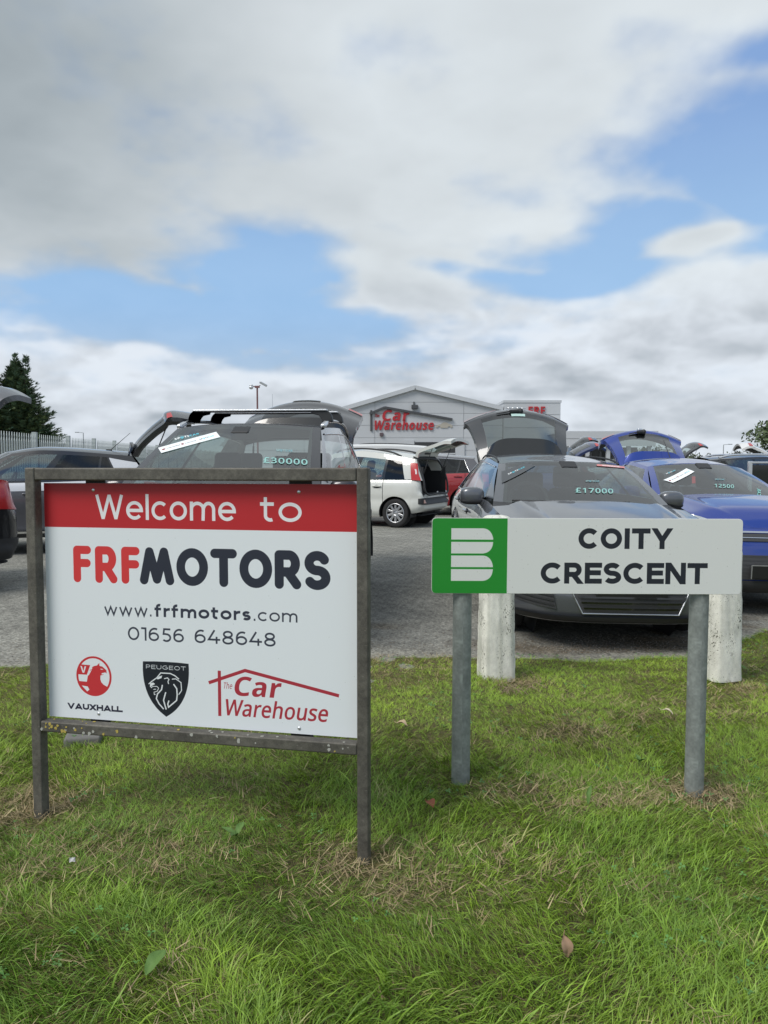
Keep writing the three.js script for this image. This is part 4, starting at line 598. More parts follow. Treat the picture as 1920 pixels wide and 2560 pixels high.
const at = (x, y, d) => { const c = Math.cos(-3.246 * D2R), s = Math.sin(-3.246 * D2R), dx = (x - 960) / 1922, dy = -(y - 1280) / 1922, rz = dy * s - c, t = d / -rz; return V(dx * t, 1.3 + (dy * c + s) * t, -d); };
// 5. two-tone hatchback, side on, left
{
  const grey = paint([0.13, 0.132, 0.145], 0.5), black = paint([0.016, 0.016, 0.019], 0.3), silver = paint([0.62, 0.63, 0.65], 0.3);
  const c = hatch('two_tone_hatchback', 'silver and grey hatchback with black roof, side on before the palisade fence', { L: 4.3, h: 1.55, paint: grey, roof: black, side: black, gate: 92, gatePaint: black, trim: 0, sillTrim: true, clad: 0.86, inlay: [0.70, -1.9, 0.0, 0.15, silver], tint: 1, wins: [[0.10, 0.05, 0.40, 0.40], [0.455, 0.445, 0.72, 0.73, 1], [0.735, 0.745, 0.84, 0.785, 1]], prof: [[-0.03, -0.02], [-0.2, -0.13], [-0.42, -0.36], [-0.55, -0.52], [-0.62, -0.56], [-0.66, -0.68], [-0.62, -0.98]] }, [-5.45, gy(12.1), -11.75], yaw(-0.96, 0.28));
  for (const s of [1, -1]) obj('rear_pillar_panel', patch(c.SG(s), [[0.855, -0.02], [1.0, -0.02], [1.0, 0.72], [0.80, 0.86]], 8, 8, 0).translate(s * 0.012, 0, 0), silver, c.g);
  obj('roof_aerial', [rod(V(0.1, 1.50, -1.22), V(0.1, 1.77, -1.52), 0.006, 0.003), rbox(0.05, 0.03, 0.09, 0.012, 0.1, 1.5, -1.2)], MT.plastic, c.g);
}
// 6. black car at the left edge, rear corner in view
{
  const bk = paint([0.010, 0.011, 0.014], 0.2);
  const f = V(-0.62, 0, 0.785), left = V(f.z, 0, -f.x), corner = V(-3.86, 0, -8.15), ctr = corner.clone().addScaledVector(left, -0.80).addScaledVector(f, 2.14);
  const c = hatch('black_suv', 'black SUV at the left edge with one red tail light showing', { L: 4.5, W: 0.92, h: 1.63, paint: bk, gate: 97, gatePaint: paint([0.11, 0.113, 0.125], 0.5), inner: MT.plastic, noLights: 1, tint: 1, r: 0.34, archLip: 0.07, clad: 0.72, sill: 0.27 }, [ctr.x, gy(8.5), ctr.z], yaw(f.x, f.z));  // grey gate colour stands in for sky reflected in black paint
  for (const s of [1, -1]) obj('rear_lamp_cluster', c.band(c.sOfZ(-c.zf + 0.50), c.sOfZ(-c.zf + 0.02), -0.04, 0.34, s, 0.02), MT.red, c.g);
}
// 7. red car behind the white one
{
  const c = hatch('red_car', 'red car with grey roof behind the white hatchback', { L: 4.2, h: 1.5, paint: paint([0.30, 0.016, 0.02], 0.2), roof: paint([0.10, 0.10, 0.11], 0.4), trim: 1, tint: 1 }, [0.75, gy(19.4), -19.4], yaw(-0.99, -0.12));
  obj('rear_window', new THREE.PlaneGeometry(1.0, 0.4).rotateX(0.6).rotateY(Math.PI).translate(0, 1.2, -1.72), MT.tint, c.g);
}
// 8. far rows, right
hatch('black_hatchback', 'black car with silver roof rail beyond the blue hatchback', { L: 4.3, h: 1.47, paint: paint([0.03, 0.031, 0.034], 0.3) }, [9.35, gy(18.9), -18.9], yaw(0.999, 0.03));
{ const g = scene.children[scene.children.length - 1], z = [0.1, -0.05, -0.6, -1.1, -1.35]; for (const s of [1, -1]) obj('roof_rail', tube(z.map((q, i) => V(s * 0.55, 1.39 + [0.0, 0.06, 0.08, 0.06, 0][i], q)), 0.028, 24), MT.rail, g); }
hatch('white_hatchback', 'white car with red and white open tailgate beside the right edge tree', { L: 4.3, h: 1.52, paint: paint([0.7, 0.7, 0.69], 0), roof: paint([0.3, 0.36, 0.45], 0.3), gate: 80 }, [12.75, gy(22), -22.2], yaw(0.97, 0.22));
hatch('dark_hatchback', 'dark grey car with open tailgate just right of the blue tailgate', { L: 4.2, h: 1.5, paint: paint([0.05, 0.052, 0.056], 0.3), gate: 88 }, [8.75, gy(26.9), -26.9], yaw(-0.99, 0.05));
hatch('silver_hatchback', 'far silver car whose tailgate tip peeks past the blue tailgate', { L: 4.2, h: 1.5, paint: paint([0.4, 0.41, 0.42], 0.3), gate: 82 }, [10.35, gy(33), -33.5], yaw(-0.99, 0.05));
hatch('navy_hatchback', 'navy car with open tailgate between the grey estate and blue tailgates', { L: 4.1, h: 1.48, paint: paint([0.03, 0.045, 0.12], 0.3), gate: 80 }, [3.55, gy(20.9), -20.9], yaw(-0.99, 0.05));
hatch('black_suv', 'tall black car with raised tailgate behind the navy car', { L: 4.4, h: 1.66, paint: paint([0.015, 0.015, 0.017], 0.2), gate: 90, tint: 1 }, [4.62, gy(25.9), -25.9], yaw(-0.99, 0.05));
// 9. white van roof behind the white hatchback
{
  const g = thing('white_van', 'white van showing only its long roof behind the white hatchback', 'van', [0.75, gy(24.5), -24.5], yaw(0.999, 0.0));
  const wp = paint([0.68, 0.69, 0.68], 0), sh = new THREE.Shape(); sh.moveTo(-1.95, 0.35); sh.lineTo(2.0, 0.35); sh.quadraticCurveTo(2.1, 0.5, 2.05, 0.85); sh.quadraticCurveTo(1.8, 1.0, 1.3, 1.08); sh.quadraticCurveTo(0.9, 1.55, 0.72, 1.66); sh.quadraticCurveTo(-0.4, 1.78, -1.86, 1.72); sh.quadraticCurveTo(-1.97, 1.6, -2.0, 1.0); sh.closePath();
  obj('body', new THREE.ExtrudeGeometry(sh, { depth: 1.5, bevelEnabled: true, bevelSize: 0.07, bevelThickness: 0.13, bevelSegments: 5, curveSegments: 10 }).translate(0, 0, -0.75).rotateY(-Math.PI / 2), wp, g);
  for (const s of [1, -1]) { obj('side_window', new THREE.ShapeGeometry(new THREE.Shape([[0.15, 1.1], [1.1, 1.1], [0.75, 1.52], [0.15, 1.56]].map((p) => new THREE.Vector2(...p)))).rotateY(-Math.PI / 2).translate(s * 0.885, 0, 0), MT.tint, g); obj('roof_bar', tube([V(s * 0.7, 1.70, 0.4), V(s * 0.7, 1.76, 0.3), V(s * 0.7, 1.80, -1.5), V(s * 0.7, 1.72, -1.7)], 0.015), MT.plastic, g); for (const z of [1.3, -1.3]) wheelInto(g, 0.31, 0.2, s * 0.78, z, s); }
}
// black panel in a pale frame
{
  const p = at(1873, 1153, 12.4), g = thing('display_board', 'black board in a pale grey frame behind the blue car', 'board', [p.x + 0.62, gy(12.4), -12.4], -0.06);
  const top = p.y - gy(12.4); obj('panel', box(1.12, 0.98, 0.03, 0, top - 0.55, 0), MT.gloss, g);
  for (const x of [-0.59, 0.59]) obj('frame_post', rbox(0.06, top, 0.06, 0.008, x, top / 2, 0), MT.rail, g);
  obj('frame_rail', rbox(1.12, 0.03, 0.055, 0.006, 0, top - 0.02, 0), MT.rail, g); obj('frame_rail', rbox(1.12, 0.05, 0.055, 0.006, 0, top - 1.07, 0), MT.rail, g);
}

// ------------------------------------------------------------------ lettering drawn with strokes (for the two signs)
// glyphs on a unit cap height, baseline 0, y up; h is half the stroke, e the gap kept at open ends, X the small-letter height
function glyph(ch, h, e, X) {
  const o1 = e === 0, t = 1 - h, A = (cx, cy, rx, ry, a, b) => ['E', cx, cy, rx, ry, a, b], Mv = (x, y) => ['M', x, y], Ln = (x, y) => ['L', x, y], hook = (w) => w;
  const S = (w, H) => { const r = (H - 2 * h) / 4, rx = w / 2 - h; return [A(w / 2, H - h - r, rx * 0.94, r, 28, 270), A(w / 2, h + r, rx, r, 90, -148)]; };
  switch (ch) {
    case 'F': return [0.60, [Mv(h, e), Ln(h, t), Ln(0.60 - e, t)], [Mv(h, 0.53), Ln(0.58 - e, 0.53)]];
    case 'E': return [0.66, [Mv(0.66 - e, t), Ln(h, t), Ln(h, h), Ln(0.66 - e, h)], [Mv(h, 0.52), Ln(0.62 - e, 0.52)]];
    case 'R': return [0.74, [Mv(h, e), Ln(h, t), Ln(0.40, t), A(0.40, (t + 0.44) / 2, 0.70 - h - 0.40, (t - 0.44) / 2, 90, -90), Ln(h, 0.44)], [Mv(0.36, 0.44), Ln(o1 ? 0.70 : 0.72 - e * 0.9, o1 ? -0.1 : e)]];
    case 'P': return [0.70, [Mv(h, e), Ln(h, t), Ln(0.40, t), A(0.40, (t + 0.42) / 2, 0.70 - h - 0.40, (t - 0.42) / 2, 90, -90), Ln(h, 0.42)]];
    case 'M': return [1.02, [Mv(h, e), Ln(h + 0.17, t), Ln(0.51, e + 0.03), Ln(0.85 - h, t), Ln(1.02 - h, e)]];
    case 'O': return [0.92, [A(0.46, 0.5, 0.46 - h, 0.5 - h, 0, 360)]];
    case 'C': return [0.86, [A(0.46, 0.5, 0.46 - h, 0.5 - h, 42, 318)]];
    case 'G': return [0.9, [A(0.46, 0.5, 0.46 - h, 0.5 - h, 45, 352), Ln(0.86 - h, 0.46), Ln(0.5, 0.46)]];
    case 'T': return [0.76, [Mv(e, t), Ln(0.76 - e, t)], [Mv(0.38, t), Ln(0.38, e)]];
    case 'S': return [0.72, S(0.72, 1)];
    case 'I': return [2 * h, [Mv(h, e), Ln(h, 1 - e)]];
    case 'Y': return [0.86, [Mv(h * 0.9 - 0.07, 1.12), Ln(0.43, 0.42), Ln(0.93 - h * 0.9, 1.12)], [Mv(0.43, 0.46), Ln(0.43, e)]];
    case 'N': return [0.82, [Mv(h, -0.1), Ln(h, 1.1)], [Mv(0.82 - h, -0.1), Ln(0.82 - h, 1.1)], [Mv(h * 0.75, 1.06), Ln(0.82 - h * 0.75, -0.06)]];
    case 'V': return [0.92, [Mv(h - 0.04, 1.1), Ln(0.46, h * 0.6), Ln(0.96 - h, 1.1)]];
    case 'A': return [0.96, [Mv(h - 0.04, -0.1), Ln(0.48, 1 - h * 0.6), Ln(1.0 - h, -0.1)], [Mv(0.22, 0.26), Ln(0.74, 0.26)]];
    case 'U': return [0.80, [Mv(h, 1), Ln(h, 0.38), A(0.4, 0.38, 0.4 - h, 0.38 - h, 180, 360), Ln(0.8 - h, 1)]];
    case 'X': return [0.88, [Mv(h - 0.07, 1.1), Ln(0.95 - h, -0.1)], [Mv(0.95 - h, 1.1), Ln(h - 0.07, -0.1)]];
    case 'H': return [0.82, [Mv(h, 0), Ln(h, 1)], [Mv(0.82 - h, 0), Ln(0.82 - h, 1)], [Mv(h, 0.5), Ln(0.82 - h, 0.5)]];
    case 'L': return [0.64, [Mv(h, 1), Ln(h, h), Ln(0.64, h)]];
    case 'W': return [1.34, [Mv(h, 1), Ln(0.36, h * 0.4), Ln(0.67, 1 - h * 0.2), Ln(0.98, h * 0.4), Ln(1.34 - h, 1)]];
    case 'w': return [1.12, [Mv(h, X), Ln(0.31, h * 0.4), Ln(0.56, X - h * 0.2), Ln(0.81, h * 0.4), Ln(1.12 - h, X)]];
    case 'e': return [0.80, [Mv(h, X / 2), Ln(0.80 - h, X / 2), A(0.4, X / 2, 0.4 - h, X / 2 - h, 0, 318)]];
    case 'l': return [2 * h, [Mv(h, 0), Ln(h, 1.04)]];
    case 'c': return [0.72, [A(0.4, X / 2, 0.4 - h, X / 2 - h, 45, 315)]];
    case 'o': return [0.80, [A(0.4, X / 2, 0.4 - h, X / 2 - h, 0, 360)]];
    case 'm': return [1.16, [Mv(h, 0), Ln(h, X)], [Mv(h, X - 0.32), A(0.31 + h * 0.5, X - 0.31, 0.29 - h * 0.5 + 0.02, 0.31 - h, 160, 0), Ln(0.60 + h * 0.0, 0)], [Mv(0.60, X - 0.32), A(0.86, X - 0.31, 0.28 - h + 0.02, 0.31 - h, 160, 0), Ln(1.16 - h, 0)]];
    case 't': return [0.50, [Mv(0.18, X + 0.2), Ln(0.18, 0.24), A(0.18 + 0.16, 0.24, 0.16, 0.24 - h, 180, 295)], [Mv(0, X - h), Ln(0.46, X - h)]];
    case 'f': return [0.50, [Mv(0.18, 0), Ln(0.18, 0.82), A(0.18 + 0.17, 0.82, 0.17, 0.22 - h * 0.6, 180, 75)], [Mv(0, X - h), Ln(0.44, X - h)]];
    case 'r': return [0.46, [Mv(h, 0), Ln(h, X)], [Mv(h, X - 0.34), A(0.42, X - 0.34, 0.42 - h, 0.34 - h, 170, 85)]];
    case 's': return [0.60, S(0.60, X)];
    case '.': return [2 * h + 0.05, [Mv(h + 0.025, -0.0), Ln(h + 0.025, 2 * h + 0.03)]];
    case '0': return [0.82, [A(0.41, 0.5, 0.41 - h, 0.5 - h, 0, 360)]];
    case '1': return [0.36, [Mv(0, t), Ln(0.36 - h, t), Ln(0.36 - h, 0)]];
    case '6': return [0.74, [A(0.37, 0.33, 0.37 - h, 0.33 - h, 0, 360)], [Mv(h, 0.36), Ln(h, 0.45), A(0.43, 0.5, 0.43 - h, 0.5 - h, 180, 62)]];
    case '5': return [0.70, [Mv(0.64, t), Ln(0.14 + h, t), Ln(0.10 + h, 0.57), Ln(0.32, 0.57), A(0.36, 0.33 - h * 0.4, 0.34 - h, 0.27 - h * 0.2, 90, -140)]];
    case '4': return [0.80, [Mv(0.44, 1), Ln(0.06, 0.30), Ln(0.80, 0.30)], [Mv(0.57, 0.52), Ln(0.57, 0)]];
    case '8': return [0.74, [A(0.37, 0.73, 0.33 - h, 0.27 - h, 0, 360)], [A(0.37, 0.28, 0.37 - h, 0.28 - h * 0.9, 0, 360)]];
  }
  return [0.4];
}
// draws text so that it runs from x0 to x1 (pixels), baseline y, cap height cap, stroke as a share of the cap height
function strokes(c, str, x0, x1, y, cap, wt, o = {}) {
  const h = wt / 2, X = o.X ?? 0.74, e = o.round ? h : 0, sp = o.track ?? 0.16, gl = [...str].map((ch) => glyph(ch, h, e, X)); let tot = 0; gl.forEach((g, i) => { tot += g[0] + (i < gl.length - 1 ? sp : 0); });
  const k = (x1 - x0) / tot / cap; c.save(); if (o.clip) { c.beginPath(); c.rect(x0 - cap, y - cap * 1.012, x1 - x0 + cap * 2, cap * 1.024); c.clip(); } c.lineWidth = wt * cap; c.lineCap = o.round ? 'round' : 'butt'; c.lineJoin = o.round ? 'round' : 'miter'; c.miterLimit = 3; c.strokeStyle = o.color; let x = x0 + 0;
  // widths stretch, stroke weight does not: letters are laid out on a stretched unit and inset again
  for (const g of gl) {
    const w = g[0], f = (q) => x + cap * (w <= 2 * h + 0.06 ? q + (w * (k - 1)) / 2 : h + (q - h) * ((w * k - 2 * h) / (w - 2 * h)));
    for (const p of g.slice(1)) { c.beginPath(); for (const s of p) { if (s[0] === 'M') c.moveTo(f(s[1]), y - cap * s[2]); else if (s[0] === 'L') c.lineTo(f(s[1]), y - cap * s[2]); else { const [, cx, cy, rx, ry, a, b] = s, n = 40; for (let i = 0; i <= n; i++) { const q = (a + (b - a) * i / n) * D2R, X1 = f(cx + rx * Math.cos(q)), Y1 = y - cap * (cy + ry * Math.sin(q)); i || p.indexOf(s) ? c.lineTo(X1, Y1) : c.moveTo(X1, Y1); } if (Math.abs(b - a) >= 360) c.closePath(); } } c.stroke(); }
    x += (w + sp) * cap * k;
  }
  c.restore();
}
const poly = (c, pts, fill) => { c.fillStyle = fill; c.beginPath(); pts.forEach(([x, y], i) => (i ? c.lineTo(x, y) : c.moveTo(x, y))); c.closePath(); c.fill(); };
function carHouse(c, col, thin) {   // roof line and words, in board millimetres
  c.strokeStyle = col; c.lineWidth = 12; c.lineJoin = 'miter'; c.lineCap = 'butt'; c.beginPath(); c.moveTo(646, 716); c.lineTo(785, 664); c.lineTo(1130, 735); c.stroke(); c.beginPath(); c.moveTo(687, 670); c.lineTo(687, 835); c.stroke();
  const tx = (s, x, y, px, w, bold, stroke) => { c.save(); c.font = `${bold ? 'bold ' : ''}${px}px sans-serif`; c.textBaseline = 'alphabetic'; c.textAlign = 'left'; c.transform(1, 0, -0.17, 1, x, y); const m = c.measureText(s).width; c.scale(w / m, 1); c.fillStyle = col; c.strokeStyle = col; c.lineWidth = stroke; c.lineJoin = 'miter'; c.miterLimit = 2; c.fillText(s, 0, 0); if (stroke) c.strokeText(s, 0, 0); c.restore(); };
  tx('The', 700, 733, 31, 35, false, 0); tx('Car', 733, 756, 97, 182, true, 0); tx('Warehouse', 701, 830, 80, 388, false, 2.2);
}
// ------------------------------------------------------------------ welcome sign
{
  const th = -11.5 * D2R, g = thing('welcome_sign', 'large red and white welcome sign of a motor dealer in a brown steel frame', 'sign', [-0.681, 0, -2.711], -th * -1);
  const K = 1.28, c = canvas(1536, 1126), x = c.getContext('2d'); x.scale(K, K);
  const red = '#b5262c', navy = '#2b2f3c', logo = '#c3353b';
  x.fillStyle = '#dfe4e7'; x.fillRect(0, 0, 1200, 880); x.fillStyle = red; x.fillRect(0, 0, 1200, 163);
  strokes(x, 'Welcome', 210, 757, 132, 90, 0.138, { color: '#e3e4e6', X: 0.755, track: 0.13 });
  strokes(x, 'to', 848, 999, 132, 90, 0.138, { color: '#e3e4e6', X: 0.755, track: 0.13 });
  strokes(x, 'FRF', 115, 383, 367, 136, 0.225, { color: '#cf3a3c', round: true, track: 0.13 });
  strokes(x, 'MOTORS', 383, 1101, 367, 136, 0.245, { color: navy, round: true, track: 0.07 });
  strokes(x, 'www.', 237, 428, 484, 43, 0.14, { color: '#3a3e4b', X: 0.70, track: 0.16 });
  strokes(x, 'frfmotors', 440, 808, 484, 44, 0.215, { color: '#343846', X: 0.76, track: 0.16 });
  strokes(x, '.com', 818, 981, 484, 43, 0.14, { color: '#3a3e4b', X: 0.76, track: 0.16 });
  strokes(x, '01656', 331, 552, 574, 49, 0.138, { color: '#3a3e4b', track: 0.16 }); strokes(x, '648648', 594, 900, 573, 49, 0.138, { color: '#3a3e4b', track: 0.16 });
  // round emblem: ring, bird's head, flag with V — coordinates in the zoom's own units, scaled onto the board
  x.save(); x.translate(189, 717); x.scale(145 / 385, 150 / 430); x.translate(-368, -270);
  x.strokeStyle = logo; x.lineWidth = 22; x.beginPath(); x.ellipse(368, 270, 181, 204, 0, 0, 7); x.stroke();
  x.save(); x.beginPath(); x.ellipse(368, 270, 185, 208, 0, 0, 7); x.clip();
  poly(x, [[180, 330], [290, 335], [302, 270], [318, 252], [312, 238], [330, 225], [325, 205], [352, 192], [350, 175], [372, 160], [405, 152], [430, 122], [432, 155], [462, 160], [505, 198], [508, 232], [492, 222], [455, 232], [452, 246], [480, 246], [440, 258], [438, 300], [448, 330], [470, 355], [520, 380], [560, 400], [540, 500], [180, 500]], logo);
  poly(x, [[232, 378], [298, 385], [316, 418], [292, 440]], '#dfe4e7'); x.restore();
  poly(x, [[210, 150], [330, 153], [292, 258], [180, 258], [190, 200]], logo); x.fillStyle = '#dfe4e7'; x.font = 'bold 102px sans-serif'; x.textAlign = 'center'; x.textBaseline = 'alphabetic'; x.fillText('V', 254, 240);
  poly(x, [[300, 262], [338, 200], [346, 202], [312, 264]], '#dfe4e7'); poly(x, [[440, 184], [472, 188], [462, 196], [442, 192]], '#dfe4e7');
  x.restore();
  strokes(x, 'VAUXHALL', 77, 301, 846, 22, 0.30, { color: '#2a2a3c', track: 0.04, clip: 1 });
  // shield with lion
  x.save(); x.translate(389, 651); x.scale(180 / 504, 200 / 597); x.translate(-910, -108);
  x.fillStyle = '#20242d'; x.beginPath(); x.moveTo(910, 108); x.quadraticCurveTo(1160, 92, 1414, 108); x.quadraticCurveTo(1440, 540, 1160, 706); x.quadraticCurveTo(880, 520, 910, 108); x.fill();
  x.restore(); strokes(x, 'PEUGEOT', 401, 557, 677, 15, 0.13, { color: '#dfe4e7', track: 0.2 });
  x.save(); x.translate(389, 651); x.scale(180 / 504, 200 / 597); x.translate(-910, -112); x.transform(1, -0.05, 0, 1, 0, 56);
  const W2 = '#e2e6e8'; x.strokeStyle = W2; x.lineJoin = 'miter';
  const ln = (w, ...p) => { x.lineWidth = w; x.beginPath(); p.forEach(([a, b], i) => (i ? x.lineTo(a, b) : x.moveTo(a, b))); x.stroke(); };
  poly(x, [[1060, 292], [1085, 268], [1122, 256], [1112, 285], [1072, 300]], W2); ln(12, [970, 352], [1005, 322], [1062, 282], [1106, 228], [1212, 234], [1262, 258], [1306, 296]); ln(10, [1228, 296], [1270, 292], [1328, 332], [1332, 420], [1300, 466]);
  poly(x, [[985, 345], [1020, 335], [1042, 352], [1012, 368], [985, 385]], W2); ln(8, [985, 370], [1000, 392], [1012, 378], [1062, 378], [1080, 396], [1065, 430], [1028, 442], [1030, 468], [1046, 466]); ln(8, [1022, 412], [1050, 408]);
  ln(14, [1122, 360], [1112, 412], [1066, 460], [1052, 512], [1082, 570], [1132, 628]); ln(14, [1158, 440], [1132, 530], [1160, 632]); ln(14, [1245, 350], [1280, 400], [1284, 470], [1276, 530], [1186, 606], [1178, 572], [1192, 532]); ln(10, [1142, 292], [1180, 282], [1196, 300], [1184, 322], [1192, 350]);
  x.restore();
  carHouse(x, '#a83340');
  // faint wear: specks
  const own = seed; seed = 91; for (let i = 0; i < 160; i++) { x.fillStyle = `rgba(110,115,110,${rr(0.05, 0.22)})`; x.beginPath(); x.arc(rr(0, 1200), rr(0, 880), rr(0.6, 1.9), 0, 7); x.fill(); } seed = own;
  const steelTex = noiseTex(512, (u, v) => { const a = tn(u, v, 9, 1), b = tn(u, v, 40, 2), d = tn(u, v, 160, 3), sp = tn(u, v, 70, 4); let q = [92 + 10 * a + 9 * b + 8 * d, 89 + 10 * a + 9 * b + 8 * d, 82 + 9 * a + 8 * b + 8 * d]; if (sp > 0.93) q = [130, 126, 118]; return q; });
  steelTex.repeat.set(1, 1);
  const steel = new THREE.MeshStandardMaterial({ map: steelTex, roughness: 0.62, metalness: 0.25 });
  const uvBox = (w, h, d, px, py, pz) => { const b = rbox(w, h, d, 0.006, 0, 0, 0, 3), p = b.attributes.position, n = b.attributes.normal, u = b.attributes.uv; for (let i = 0; i < p.count; i++) { const ax = Math.abs(n.getX(i)) > 0.7 ? p.getZ(i) : p.getX(i), ay = Math.abs(n.getY(i)) > 0.7 ? p.getZ(i) : p.getY(i); u.setXY(i, ax / 0.5 + px, ay / 0.5 + py); } return b.translate(px, py, pz); };
  const board = obj('sign_board', rbox(1.2, 0.88, 0.006, 0.002, 0, 0.806, -0.030), std([0.72, 0.74, 0.75], 0.4), g);
  obj('printed_face', new THREE.PlaneGeometry(1.2, 0.88).translate(0, 0.806, -0.0262), new THREE.MeshStandardMaterial({ map: canvasTex(c), roughness: 0.38 }), board);
  for (const s of [-1, 1]) obj('frame_post', uvBox(0.04, 1.42, 0.045, s * 0.625, 0.593, 0), steel, g);
  obj('top_rail', uvBox(1.21, 0.045, 0.045, 0, 1.2795, 0.0), steel, g); obj('bottom_rail', uvBox(1.21, 0.04, 0.045, 0, 0.342, 0.0), steel, g);
  const lug = std([0.035, 0.034, 0.032], 0.7);
  for (const [a, b] of [[166, 245], [951, 1033]]) { obj('fixing_lug', rbox((b - a) / 1000, 0.05, 0.006, 0.001, (a + b) / 2000 - 0.6, 1.253, -0.0385), lug, g); obj('fixing_lug', rbox((b - a) / 1000, 0.05, 0.006, 0.001, (a + b) / 2000 - 0.6, 0.362, -0.0385), lug, g); }
  for (const [rx, ry] of [[203, 25], [989, 27], [206, 858], [985, 860]]) obj('rivet', move(new THREE.SphereGeometry(0.0065, 14, 8, 0, 6.3, 0, 1.5).rotateX(Math.PI / 2).scale(1, 1, 0.55), rx / 1000 - 0.6, 1.246 - ry / 1000, -0.026), MT.rail, g);
  // lichen crusts on the lower rail, blue paint at the feet
  const lich = [], own2 = seed; seed = 17; const lc = [std([0.42, 0.33, 0.08], 1), std([0.38, 0.38, 0.34], 1)];
  for (let k = 0; k < 2; k++) { const L = []; for (let i = 0; i < (k ? 24 : 22); i++) { const lx = k ? rr(-0.6, 0.6) : (rnd() < 0.7 ? rr(-0.6, -0.3) : rr(-0.3, 0.6)), topF = rnd() < 0.35, r = rr(0.002, 0.0085), n = 7, sh = new THREE.Shape(); for (let q = 0; q < n; q++) { const a = q / n * 6.283, rad = r * rr(0.55, 1.15); q ? sh.lineTo(Math.cos(a) * rad, Math.sin(a) * rad) : sh.moveTo(rad, 0); } const e = new THREE.ExtrudeGeometry(sh, { depth: 0.0012, bevelEnabled: false }); topF ? L.push(move(e, lx, 0.3622, rr(-0.014, 0.016), -Math.PI / 2)) : L.push(move(e, lx, rr(0.328, 0.356), 0.0225)); } const m = obj('lichen', L, lc[k], g); m.userData.kind = 'stuff'; }
  seed = own2;
  g.rotation.y = -11.5 * D2R;
}
// ------------------------------------------------------------------ street name sign
{
  const g = thing('street_sign', 'white street name sign with green emblem block on two round grey posts', 'sign', [0.8175, 0, -3.1], 0);
  g.rotation.z = -0.004;
  const c = canvas(1536, 374), x = c.getContext('2d'); x.scale(1.28, 1.28 * (1536 / 1.28 / 1200)); const K = 1200 / 1200;
  x.fillStyle = '#d9dbd7'; x.fillRect(0, 0, 1200, 292); x.fillStyle = '#1f8a2b'; x.fillRect(0, 0, 291, 292);
  x.fillStyle = '#d9dbd7';
  [[39, 83, 1], [92, 137, 0], [145, 190, 1], [198, 244, 0]].forEach(([a, b, up], i) => { x.beginPath(); x.moveTo(74, a); if (up) { x.lineTo(198, a); x.quadraticCurveTo(228, a + 2, 236, b - 6); x.lineTo(236, b); x.lineTo(74, b); } else { x.lineTo(236, a); x.quadraticCurveTo(234, b - 4, 196, b); x.lineTo(74, b); } x.closePath(); x.fill(); });
  strokes(x, 'COITY', 566, 928, 117, 80, 0.245, { color: '#20242d', track: 0.10, clip: 1 });
  strokes(x, 'CRESCENT', 422, 1066, 253, 82, 0.24, { color: '#20242d', track: 0.085, clip: 1 });
  const own = seed; seed = 55; for (let i = 0; i < 240; i++) { x.fillStyle = `rgba(105,105,90,${rr(0.04, 0.25)})`; x.beginPath(); x.arc(rr(0, 1200), rr(0, 292), rr(0.5, 2.2), 0, 7); x.fill(); } seed = own;
  const w = 1.254, h = 0.305, r = 0.018, sh = new THREE.Shape(); sh.moveTo(-w / 2 + r, -h / 2); sh.lineTo(w / 2 - r, -h / 2); sh.quadraticCurveTo(w / 2, -h / 2, w / 2, -h / 2 + r); sh.lineTo(w / 2, h / 2 - r); sh.quadraticCurveTo(w / 2, h / 2, w / 2 - r, h / 2); sh.lineTo(-w / 2 + r, h / 2); sh.quadraticCurveTo(-w / 2, h / 2, -w / 2, h / 2 - r); sh.lineTo(-w / 2, -h / 2 + r); sh.quadraticCurveTo(-w / 2, -h / 2, -w / 2 + r, -h / 2);
  const pl = obj('name_plate', new THREE.ExtrudeGeometry(sh, { depth: 0.003, bevelEnabled: true, bevelSize: 0.0012, bevelThickness: 0.0012, bevelSegments: 2 }).translate(0, 0.945, 0), std([0.7, 0.7, 0.68], 0.5), g);
  const f = new THREE.ShapeGeometry(sh, 6), p = f.attributes.position, u = f.attributes.uv; for (let i = 0; i < p.count; i++) u.setXY(i, p.getX(i) / w + 0.5, p.getY(i) / h + 0.5);
  obj('printed_face', f.translate(0, 0.945, 0.0048), new THREE.MeshStandardMaterial({ map: canvasTex(c), roughness: 0.42 }), pl);
  const galv = noiseTex(512, (a, b) => { const q = tn(a, b, 26, 1), l = tn(a, b, 8, 3), m = tn(a, b, 70, 2), s = tn(a * 1, b, 14, 5), sp = s > 0.5 ? (s - 0.5) * 60 : 0; const k = 138 + 9 * q + 7 * l + 8 * m + sp; return [k * 0.96, k * 1.0, k * 0.975]; });
  const gm = new THREE.MeshStandardMaterial({ map: galv, roughness: 0.55, metalness: 0.15 });
  for (const px of [-0.4975, 0.478]) { const q = new THREE.CylinderGeometry(0.0385, 0.0385, 1.2, 36), uv = q.attributes.uv; for (let i = 0; i < uv.count; i++) uv.setXY(i, uv.getX(i) * 0.5 + px, uv.getY(i) * 2.4); const po = obj('sign_post', q.translate(px, 0.44, -0.043), gm, g); obj('post_cap', new THREE.SphereGeometry(0.0385, 24, 6, 0, 6.3, 0, 1.57).scale(1, 0.35, 1).translate(px, 1.04, -0.043), gm, po); for (const yy of [1.0, 0.87]) obj('post_clip', [rbox(0.12, 0.03, 0.004, 0.001, px, yy, -0.003), new THREE.TorusGeometry(0.0405, 0.003, 6, 24).scale(1, 1, 5).rotateX(Math.PI / 2).translate(px, yy, -0.043)], gm, po); }
}
